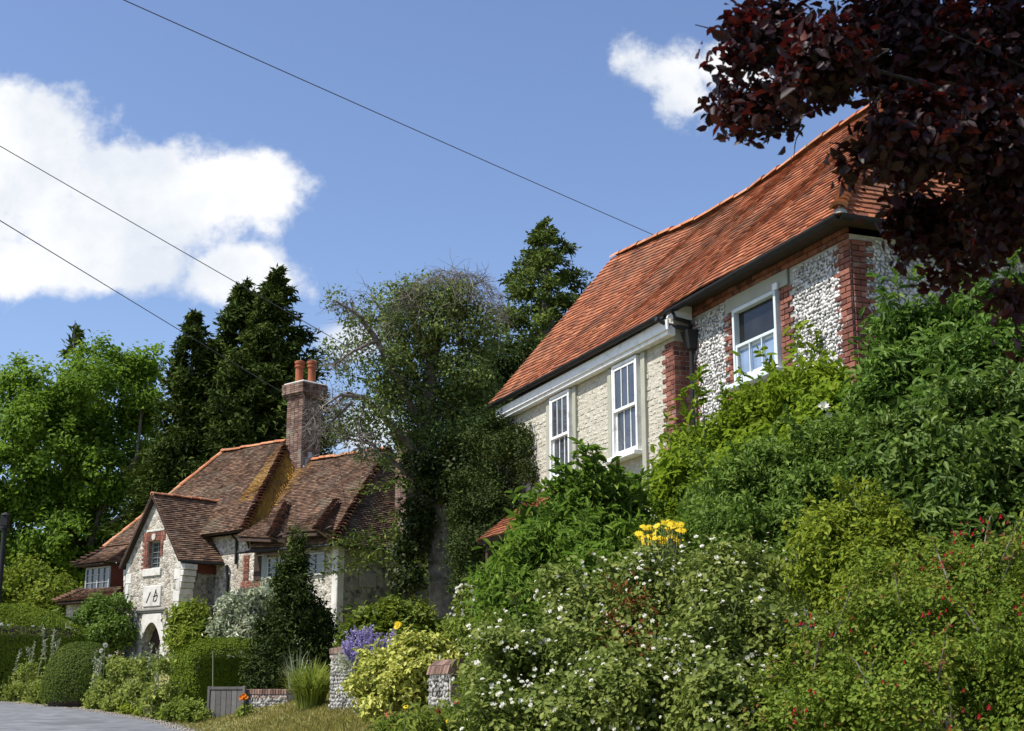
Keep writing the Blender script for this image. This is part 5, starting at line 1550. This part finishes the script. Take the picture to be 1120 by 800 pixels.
a = at(492, 737, 18.6); fl = radians(111); b = a[:2] + np.array((cos(fl), sin(fl))) * .9
flint_wall_obj('garden_wall', 'flint wall end with rounded brick coping beside the variegated bush', b, a, .34, float(ground_z(a[0], a[1])) - .1, at(492, 737, 18.6)[2], True)

# yew in front of the cottage
yb = blobs_px([(323, 615, 12, 34), (322, 640, 20, 34), (322, 668, 29, 34), (320, 700, 38, 34), (304, 732, 30, 33.6), (338, 732, 26, 33.8), (292, 742, 17, 33.2), (325, 596, 7, 34), (350, 692, 16, 34), (327, 582, 4, 34), (275, 735, 10, 33.4)])
shrub('yew_tree', 'dark pyramidal yew tree standing before the cottage wall', 'tree', yb, 26000, 460, .13, .12, LF['yew'], .34, part='crown', tipup=.7, stem_r=.08, up=.5)

def grass_clump(name, label, px, py, Y, R, h, n, mat, w=.035):
    c = at(px, py, Y); gz = float(ground_z(c[0], c[1]))
    t = thing(name, label, 'plant', (c[0], c[1], gz))
    V = []; Fc = []; rn = []
    for k in range(n):
        a = random.uniform(0, 2 * pi); r = random.random() ** .6
        d = np.array((cos(a), sin(a), 0)); s = np.array((-sin(a), cos(a), 0))
        b0 = np.array((c[0], c[1], gz)) + d * R * .35 * random.random()
        hh = h * random.uniform(.6, 1.1)
        pts = [b0 + d * R * r * (f ** 1.6) + np.array((0, 0, hh * (f * 1.5 - .75 * f * f * (.6 + r * .7)))) for f in (0, .33, .66, 1)]
        b = len(V); q = random.random()
        for i, p in enumerate(pts):
            ww = w * (1 - i / 3.2) * .5
            V += [p - s * ww, p + s * ww]
        for i in range(3):
            Fc.append((b + 2 * i, b + 2 * i + 1, b + 2 * i + 3, b + 2 * i + 2)); rn.append(q)
    fast('foliage', np.array(V), np.array(Fc), mat, t, np.array(rn))
    return t
grass_clump('grass_clump', 'bright green clump of arching grass beside the flint garden wall', 340, 772, 28, .75, 1.0, 900, LF['grass'])
grass_clump('dry_grass', 'thin dry flower stalks leaning in front of the yew', 325, 745, 31, .55, 1.3, 60, LF['silver'], .018)

# silvery shrub, bushes by the porch
SV = shrub('silvery_shrub', 'silvery white flowering shrub between porch and yew', 'shrub', blobs_px([(268, 672, 26, 40), (250, 690, 20, 39.6), (285, 660, 22, 40), (275, 695, 26, 39.4)]), 8000, 200, .15, .17, LF['silver'], .28, True, tipup=.8, stem_r=.03)
shrub('round_shrub', 'upright leafy bush in front of the porch doorway corner', 'shrub', blobs_px([(205, 675, 19, 40.5), (200, 695, 20, 40.2), (212, 698, 18, 40.2), (205, 715, 22, 39.6)]), 7000, 170, .13, .12, LF['bush'], .5, True, stem_r=.03)
shrub('wall_shrub', 'dark green shrub trained against the wall under the bay window', 'shrub', blobs_px([(115, 672, 22, 48.5), (98, 685, 18, 48.5), (128, 690, 18, 48), (108, 705, 24, 48), (132, 660, 10, 48.5)]), 8000, 200, .15, .13, LF['privet'], .5, stem_r=.04)
shrub('far_bush', 'rounded pale green bush behind the left hedge', 'shrub', blobs_px([(40, 645, 34, 58), (15, 650, 30, 58), (65, 655, 22, 58), (-15, 650, 36, 58), (40, 680, 40, 57)]), 12000, 240, .25, .2, LF['bush'], .5, stem_r=.06)
shrub('far_bush', 'shady bush in the gap between the left hedge and the cottage bay', 'shrub', blobs_px([(65, 690, 18, 54), (90, 690, 18, 56), (60, 715, 22, 53)]), 4000, 110, .2, .17, LF['privet'], .5, stem_r=.05)

# clipped hedges
def hedge(name, label, c, rot, lx, ly, zb, h, n, size, dome=.0, domex=None, mat=None, rnd_edge=.25, slope=0.):
    t = thing(name, label, 'hedge', (c[0], c[1], zb))
    ca, sa = cos(rot), sin(rot)
    m = n; fx = RNG.uniform(-1, 1, m); fy = RNG.uniform(-1, 1, m); fz = RNG.random(m)
    A = np.array((lx * ly * 1.3, lx * h, lx * h, ly * h, ly * h)); k = RNG.choice(5, m, p=A / A.sum())
    top = lambda x, y: h + dome * (1 - x * x) * (1 - .6 * y * y) - dome + slope * y - rnd_edge * (np.abs(x) ** 8 + np.abs(y) ** 8) * .5
    X = np.where(k == 3, -1, np.where(k == 4, 1, fx)); Yy = np.where(k == 1, -1, np.where(k == 2, 1, fy))
    hz = top(X, Yy); Z = np.where(k == 0, hz, fz * hz)
    Nl = np.zeros((m, 3)); Nl[k == 0, 2] = 1; Nl[k == 1, 1] = -1; Nl[k == 2, 1] = 1; Nl[k == 3, 0] = -1; Nl[k == 4, 0] = 1
    Nl[k == 0, 0] = X[k == 0] * dome * 1.4 / lx * 2; Nl[k == 0, 1] = -slope / ly * 2 * .5
    bul = 1 + .03 * np.sin(X * 5 + Z * 3) + .025 * np.sin(Z * 7 + Yy * 6)
    bul = 1 + (bul - 1) * .5
    px_, py_ = X * lx / 2 * bul, Yy * ly / 2 * bul
    cx = np.abs(X) ** 6 * np.abs(Yy) ** 6
    px_ *= 1 - .06 * cx; py_ *= 1 - .12 * cx
    P = np.stack([c[0] + px_ * ca - py_ * sa, c[1] + px_ * sa + py_ * ca, zb + Z], 1) + RNG.normal(size=(m, 3)) * .014
    Nw = np.stack([Nl[:, 0] * ca - Nl[:, 1] * sa, Nl[:, 0] * sa + Nl[:, 1] * ca, Nl[:, 2]], 1)
    N = unit(unit(Nw) + RNG.normal(size=(m, 3)) * .17); T = unit(RNG.normal(size=(m, 3)) + Nw * .4 + (0, 0, .3))
    leaves('foliage', mat or LF['hedge'], t, (P, N, T, RNG.random(m)), size, .55)
    core = MB(); g = .82
    gx = np.linspace(-g, g, 7)
    V = []; 
    for x in gx:
        for y in (-g, g):
            for z in (0, 1):
                hh = float(top(x, y)) - .30
                V.append((c[0] + x * lx / 2 * ca - y * ly / 2 * sa, c[1] + x * lx / 2 * sa + y * ly / 2 * ca, zb + z * hh))
    fs = [(0, 1, 3, 2), (24, 26, 27, 25)]
    for i in range(6):
        a_ = 4 * i; b_ = a_ + 4
        fs += [(a_, b_, b_ + 1, a_ + 1), (a_ + 2, a_ + 3, b_ + 3, b_ + 2), (a_ + 1, b_ + 1, b_ + 3, a_ + 3), (a_, a_ + 2, b_ + 2, b_)]
    core.add(V, fs, .1); core.build('inner_twigs', M['dark_wood'], t)
    return t
r42 = radians(-42)
def hloc(px, py, Y, du=0, dw=0):
    p = at(px, py, Y)[:2]; return p + du * np.array((cos(r42), sin(r42))) + dw * np.array((-sin(r42), cos(r42)))
# front corner of the square hedge stands at px 212: local x = thickness, y = length running back
c = hloc(212, 760, 33.4, -.6, 1.5)
gz_ = float(ground_z(c[0], c[1]))
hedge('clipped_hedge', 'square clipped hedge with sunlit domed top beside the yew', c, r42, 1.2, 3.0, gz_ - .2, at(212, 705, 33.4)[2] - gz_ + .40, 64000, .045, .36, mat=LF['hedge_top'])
c = hloc(28, 690, 46, -1.1, 0); gz_ = float(ground_z(c[0], c[1]))
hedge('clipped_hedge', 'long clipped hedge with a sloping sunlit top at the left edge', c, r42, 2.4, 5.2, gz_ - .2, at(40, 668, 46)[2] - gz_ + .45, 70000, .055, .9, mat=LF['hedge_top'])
# round clipped dome
cb = at(91, 740, 41.5)
def dome_bush():
    gz = float(ground_z(cb[0], cb[1])); top = at(91, 703, 41.5)[2]; R = 40 * 41.5 / F
    t = thing('clipped_bush', 'rounded clipped bush between the roadside weeds and the porch', 'shrub', (cb[0], cb[1], gz))
    n = 44000; d = unit(RNG.normal(size=(n, 3))); d[:, 2] = np.abs(d[:, 2])
    sh = np.array((R, R, top - gz)); q = np.sign(d) * np.abs(d) ** .75; q = q / (np.abs(q) ** 2.6).sum(1, keepdims=True) ** (1 / 2.6)
    P = np.array((cb[0], cb[1], gz)) + q * sh + RNG.normal(size=(n, 3)) * .015
    N = unit(d + RNG.normal(size=(n, 3)) * .2); T = unit(RNG.normal(size=(n, 3)) + (0, 0, .4))
    leaves('foliage', LF['hedge'], t, (P, N, T, RNG.random(n)), .05, .5)
    m = MB(); m.lathe(cb, [(R * .86, gz - .1), (R * .86, gz + (top - gz) * .5), (R * .66, gz + (top - gz) * .8), (R * .2, gz + (top - gz) * .92), (.01, gz + (top - gz) * .93)], 14); m.build('inner_twigs', M['dark_wood'], t)
dome_bush()

# gate, low wall and orange flower by the hedge
def gate():
    a = at(230, 770, 31.6); b = at(265, 772, 31.2); z0 = float(ground_z(a[0], a[1])); z1 = at(230, 753, 31.6)[2]
    d = b[:2] - a[:2]; L_ = np.linalg.norm(d); t = thing('wooden_gate', 'low grey boarded gate at the foot of the square hedge', 'gate', (a[0], a[1], z0 - .05), atan2(d[1], d[0]))
    m = MB(); n = 6
    for i in range(n): m.bbox(L_ * i / n + .004, L_ * (i + 1) / n - .004, -.012, .012, z0, z1 - .03 + random.uniform(-.01, .01), .004)
    m.build('boards', M['grey_wood'], t)
    m = MB(); m.bbox(-.04, L_ + .04, -.03, .03, z1 - .03, z1 + .03, .006); m.build('top_rail', M['grey_wood'], t)
    for x in (-.07, L_ + .01):
        m = MB(); m.bbox(x, x + .07, -.035, .035, z0 - .1, z1 + .04, .006); m.build('post', M['grey_wood'], t)
gate()
p = at(234, 760, 31.9); cane = MB(); cane.tube([(p[0], p[1], float(ground_z(p[0], p[1])) - .05), at(233, 712, 31.9)], [.014, .010], 6)
props(cane.build('garden_cane', M['dry_stem']), 'thin pale cane standing in front of the square hedge', 'cane')
a = at(262, 770, 31.4); b = at(314, 772, 30.6)
flint_wall_obj('garden_wall', 'low grey flint wall between the boarded gate and the arching grass', a, b, .3, float(ground_z(a[0], a[1])) - .1, at(262, 760, 31.4)[2])
p = at(267, 765, 30.2); gz_ = float(ground_z(p[0], p[1]))
t = thing('orange_flower', 'single orange flower head by the boarded gate', 'flower', (p[0], p[1], gz_))
m = MB(); m.tube([(p[0], p[1], gz_ - .02), p], [.015, .01], 5); m.build('stem', M['stem'], t)
bloom(t, 'flower', FM['orange'], np.array([p, p + (.05, -.02, .03), p + (-.05, 0, .02), p + (0, 0, .07)]), np.array([(0, -1, .4)] * 4), .07)
leaves('foliage', LF['weed'], t, cloud([(p[0], p[1], gz_ + .15, .14)], 260, 20, .05), .09, .4, True)

# roadside weeds
def edge_Y(px):
    return float(np.interp(px, [-40, 0, 96, 180, 215], [47, 45, 39.4, 32.4, 30.6]))
wl = [('leafy weeds hiding the foot of the porch wall', [(128, 722, 12), (142, 724, 12), (160, 722, 12), (178, 722, 10)], LF['weed']),
      ('pale leafy weeds crowding the lane edge at the left border', [(0, 735, 26), (20, 745, 24), (-20, 740, 26), (8, 760, 14), (30, 725, 16)], LF['weed']),
      ('leafy weeds along the lane below the long left hedge', [(45, 745, 22), (38, 762, 14), (60, 758, 16)], LF['weed']),
      ('pale weeds growing between clipped bush and lane', [(118, 745, 20), (105, 760, 14), (130, 730, 14), (125, 762, 14)], LF['weed']),
      ('lime green weeds spreading at the bend of the lane', [(105, 772, 10), (122, 774, 11), (142, 774, 12), (160, 776, 12)], LF['lime']),
      ('climbing weeds in front of the porch door', [(150, 748, 16), (170, 756, 14), (160, 735, 10), (186, 748, 11), (140, 758, 10)], LF['weed']),
      ('dark green weeds at the corner by the boarded gate', [(195, 770, 17), (210, 772, 14), (182, 778, 10), (225, 778, 8)], LF['young']),
      ('yellowish big leaved weeds under the rounded clipped bush', [(68, 735, 12), (78, 745, 10), (55, 750, 12), (85, 728, 8)], LF['lime'])]
for lab, bb, mt in wl:
    bl = [(*at(x, y + r * .55, edge_Y(x) + .9 + random.uniform(-.2, .3)), r * .56 * edge_Y(x) / F) for x, y, r in bb]
    shrub('weed_clump', lab, 'weeds', bl, 3400, 100, .12, .08, mt, .55, True, tipup=.3, stem_r=.012, stem_mat=M['stem'], tone=.4)
def spire(px, py, Y, lean):
    top = at(px, py, Y); x0 = top[0] - lean; gz = float(ground_z(x0, Y))
    t = thing('tall_weed', 'tall pale seeding flower spire in the roadside weeds', 'weed', (x0, Y, gz), 0, 'tall seeding spires by the lane')
    m = MB(); b = np.array((x0, Y, gz - .02)); mid = b * .45 + top * .55 - np.array((lean * .25, 0, 0))
    m.tube([b, mid, top], [.016, .012, .006], 5); m.build('stem', M['dry_stem'], t)
    n = 90; f = RNG.random(n)[:, None] ** .7
    P = mid * (1 - f) + top * f + RNG.normal(size=(n, 3)) * .025; N = unit(RNG.normal(size=(n, 3))); T = unit(RNG.normal(size=(n, 3)) + (0, 0, .6))
    leaves('seed_pods', LF['silver'], t, (P, N, T, RNG.random(n) * .8), .06, .5)
    n = 40; f = RNG.random(n)[:, None]
    P = b * (1 - f) + mid * f + RNG.normal(size=(n, 3)) * .06; N = unit(RNG.normal(size=(n, 3)) * .6 + (0, 0, .8))
    leaves('foliage', LF['weed'], t, (P, N, RNG.normal(size=(n, 3)), RNG.random(n)), .15, .45, True)
for (x, y, l) in ((5, 706, .1), (12, 692, -.1), (22, 712, .2), (30, 708, -.3), (38, 702, .1), (46, 685, -.25), (50, 700, .2), (57, 696, -.2), (60, 690, .1), (65, 700, .3), (2, 720, -.1), (16, 722, .3), (34, 722, .1),
                  (92, 728, .1), (98, 720, -.2), (104, 712, -.1), (108, 722, .2), (112, 716, .1), (145, 716, .1), (150, 722, -.2), (166, 705, .1), (172, 712, -.1), (178, 718, .2), (136, 730, -.1)):
    spire(x, y, edge_Y(x) + random.uniform(1.0, 1.7), l)
for (x, y) in ((115, 706), (120, 719), (111, 712)):
    p = at(x, y, 40.2); gz_ = float(ground_z(p[0], p[1]))
    t = thing('seed_head', 'white globe seed head on a thin stalk before the rounded clipped bush', 'flower', (p[0], p[1], gz_), 0, 'white globe seed heads')
    m = MB(); m.tube([(p[0], p[1], gz_ - .02), p], [.012, .008], 5); m.build('stem', M['stem'], t)
    bloom(t, 'seed_globe', FM['puff'], np.array([p, p]), np.array([(0, -1, .1), (0, -.4, 1)]), .075)

# ------------------------------------------------------------------ post and cables
p = at(-5, 700, 47); gz_ = float(ground_z(p[0], p[1])); z1 = at(-5, 562, 47)[2]
t = thing('black_post', 'black post with a small box on top at the left edge', 'post', (p[0], p[1], gz_))
m = MB(); m.lathe(p, [(.11, gz_ - .1), (.11, gz_ + .6), (.085, gz_ + .65), (.08, z1 - .5)], 12); m.build('pole', M['black_iron'], t)
m = MB(); m.bbox(p[0] - .12, p[0] + .12, p[1] - .12, p[1] + .12, z1 - .42, z1 - .05, .02); m.lathe(p, [(.16, z1 - .50), (.16, z1 - .42)], 12); m.lathe(p, [(.16, z1 - .05), (.10, z1), (.01, z1 + .05)], 12); m.build('box', M['black_iron'], t)

def cable(label, p0, p1, sag, r):
    p0, p1 = np.array(p0), np.array(p1); p0 = p0 - (p1 - p0) * .9; m = MB(); pts = []
    for i in range(25):
        f = i / 24; pts.append(p0 * (1 - f) + p1 * f - np.array((0, 0, sag * 4 * f * (1 - f))))
    m.tube(pts, r, 5)
    props(m.build('overhead_cable', M['cable']), label, 'cable', 'overhead cables')
cable('topmost overhead cable, running down to the red roof ridge', at(60, -38, 18), at(735, 266, 31), .06, .0085)
cable('middle overhead cable, passing the twin topped conifers', at(-60, 122, 22), at(560, 482, 30.5), .05, .008)
cable('lowest overhead cable, ending at the left conifer', at(-60, 201, 24), at(330, 442, 48.5), .06, .0105)

# ------------------------------------------------------------------ world, sun, camera
EL = radians(55); SD = np.array((-.94, -.34)); SD /= np.linalg.norm(SD)
def world():
    w = bpy.data.worlds.new('World'); SC.world = w; w.use_nodes = True
    nt = w.node_tree; nt.nodes.clear()
    out = nt.nodes.new('ShaderNodeOutputWorld'); bg = nt.nodes.new('ShaderNodeBackground')
    sky = nn(nt, 'ShaderNodeTexSky', sky_type='NISHITA'); sky.sun_disc = False
    sky.sun_elevation = EL; sky.sun_rotation = atan2(SD[0], SD[1]); sky.air_density = 1.0; sky.dust_density = 1.0; sky.ozone_density = 1.6
    tint = nn(nt, 'ShaderNodeMix', data_type='RGBA', blend_type='MULTIPLY'); tint.inputs[0].default_value = 1
    nt.links.new(sky.outputs[0], tint.inputs[6]); tint.inputs[7].default_value = (.93, .945, 1.07, 1)
    tc = nt.nodes.new('ShaderNodeTexCoord')
    sep = nn(nt, 'ShaderNodeSeparateXYZ'); nt.links.new(tc.outputs['Generated'], sep.inputs[0])
    yc_ = math_(nt, 'MAXIMUM', sep.outputs[1], .02)
    u = math_(nt, 'DIVIDE', sep.outputs[0], yc_); v = math_(nt, 'DIVIDE', sep.outputs[2], yc_)
    cmb = nn(nt, 'ShaderNodeCombineXYZ'); nt.links.new(u, cmb.inputs[0]); nt.links.new(v, cmb.inputs[1])
    def fbm(scale, detail, rough=.6):
        n = nn(nt, 'ShaderNodeTexNoise'); n.inputs['Scale'].default_value = scale; n.inputs['Detail'].default_value = detail; n.inputs['Roughness'].default_value = rough
        nt.links.new(cmb.outputs[0], n.inputs['Vector']); return n.outputs['Fac']
    n1 = fbm(9, 9, .58); n2 = fbm(30, 6, .6)
    def uv(px, py):
        q = at(px, py, 1.0); return q[0], q[2] - CAMZ
    def ell(px, py, rx, ry, rot=0):
        cu, cv = uv(px, py); k = 1.06 / F
        du = math_(nt, 'SUBTRACT', u, cu); dv = math_(nt, 'SUBTRACT', v, cv)
        ca, sa = cos(rot), sin(rot)
        a = math_(nt, 'ADD', math_(nt, 'MULTIPLY', du, ca / (rx * k)), math_(nt, 'MULTIPLY', dv, sa / (rx * k)))
        b = math_(nt, 'ADD', math_(nt, 'MULTIPLY', du, -sa / (ry * k)), math_(nt, 'MULTIPLY', dv, ca / (ry * k)))
        r2 = math_(nt, 'ADD', math_(nt, 'MULTIPLY', a, a), math_(nt, 'MULTIPLY', b, b))
        return math_(nt, 'SUBTRACT', 1.0, math_(nt, 'SQRT', r2))
    es = [ell(20, 180, 130, 105, .2), ell(150, 205, 140, 75, -.15), ell(250, 205, 100, 42, -.05), ell(120, 290, 170, 42), ell(110, 245, 190, 60), ell(250, 300, 80, 45), ell(20, 290, 120, 45), ell(-120, 230, 200, 150), ell(5, 115, 75, 55, -.5)]
    d = es[0]
    for e in es[1:]:
        n = nn(nt, 'ShaderNodeMath', operation='SMOOTH_MAX'); n.inputs[2].default_value = .12
        nt.links.new(d, n.inputs[0]); nt.links.new(e, n.inputs[1]); d = n.outputs[0]
    small = None
    for e in [ell(735, 80, 78, 50, -.25), ell(752, 105, 46, 44, .3), ell(790, 80, 60, 40)]:
        small = e if small is None else math_(nt, 'MAXIMUM', small, e)
    low = [ell(385, 375, 45, 26, 0), ell(400, 470, 60, 40)]
    lo = math_(nt, 'MULTIPLY', math_(nt, 'MAXIMUM', low[0], low[1]), .8)
    def dens(x, amp, a, b, fine=.35):
        q = math_(nt, 'ADD', x, math_(nt, 'MULTIPLY', math_(nt, 'SUBTRACT', n1, .5), amp))
        q = math_(nt, 'ADD', q, math_(nt, 'MULTIPLY', math_(nt, 'SUBTRACT', n2, .5), fine))
        mr = nn(nt, 'ShaderNodeMapRange', interpolation_type='SMOOTHSTEP'); mr.inputs['From Min'].default_value = a; mr.inputs['From Max'].default_value = b
        nt.links.new(q, mr.inputs[0]); return mr.outputs[0]
    m1 = dens(d, 1.9, .0, .42, .8); m2 = dens(small, 1.6, .06, .75, 1.9); m3 = math_(nt, 'MULTIPLY', dens(lo, 1.0, 0, .5), .75)
    mask = math_(nt, 'MAXIMUM', math_(nt, 'MAXIMUM', m1, m2), m3)
    mask = math_(nt, 'MULTIPLY', mask, .97)
    shade, _ = noise01(nt, 7, 6, .40, .58, cmb.outputs[0])
    ccol = mixc(nt, shade, (4.9, 5.2, 5.65), (6.4, 6.4, 6.4))
    # keep the unseen cloud sides from over-lighting: clouds exist only where their shapes are
    col = mixc(nt, mask, tint.outputs[2], ccol)
    nt.links.new(col, bg.inputs[0]); bg.inputs[1].default_value = .122
    nt.links.new(bg.outputs[0], out.inputs[0])
world()
sl = bpy.data.lights.new('sun', 'SUN'); sl.energy = 4.9; sl.angle = radians(.53); sl.color = (1, .95, .87)
so = bpy.data.objects.new('sun', sl); COL.objects.link(so)
sv = mathutils.Vector((SD[0] * cos(EL), SD[1] * cos(EL), sin(EL)))
so.rotation_euler = sv.to_track_quat('Z', 'Y').to_euler(); so.location = (0, 0, 40)

cd = bpy.data.cameras.new('camera'); co = bpy.data.objects.new('camera', cd); COL.objects.link(co)
co.location = (0, 0, CAMZ); co.rotation_euler = (pi / 2 + PITCH, 0, 0)
cd.sensor_fit = 'HORIZONTAL'; cd.sensor_width = 36; cd.lens = 36 * F / 1120; cd.clip_end = 3000; cd.clip_start = .1
cd.dof.use_dof = True; cd.dof.focus_distance = 24; cd.dof.aperture_fstop = 9
SC.camera = co
for ob in bpy.data.objects:
    if 'off' in ob: del ob['off']
SC.view_settings.view_transform = 'Standard'; SC.view_settings.look = 'None'; SC.view_settings.exposure = .45; SC.view_settings.gamma = 1
SC.render.resolution_x = 1024; SC.render.resolution_y = 731
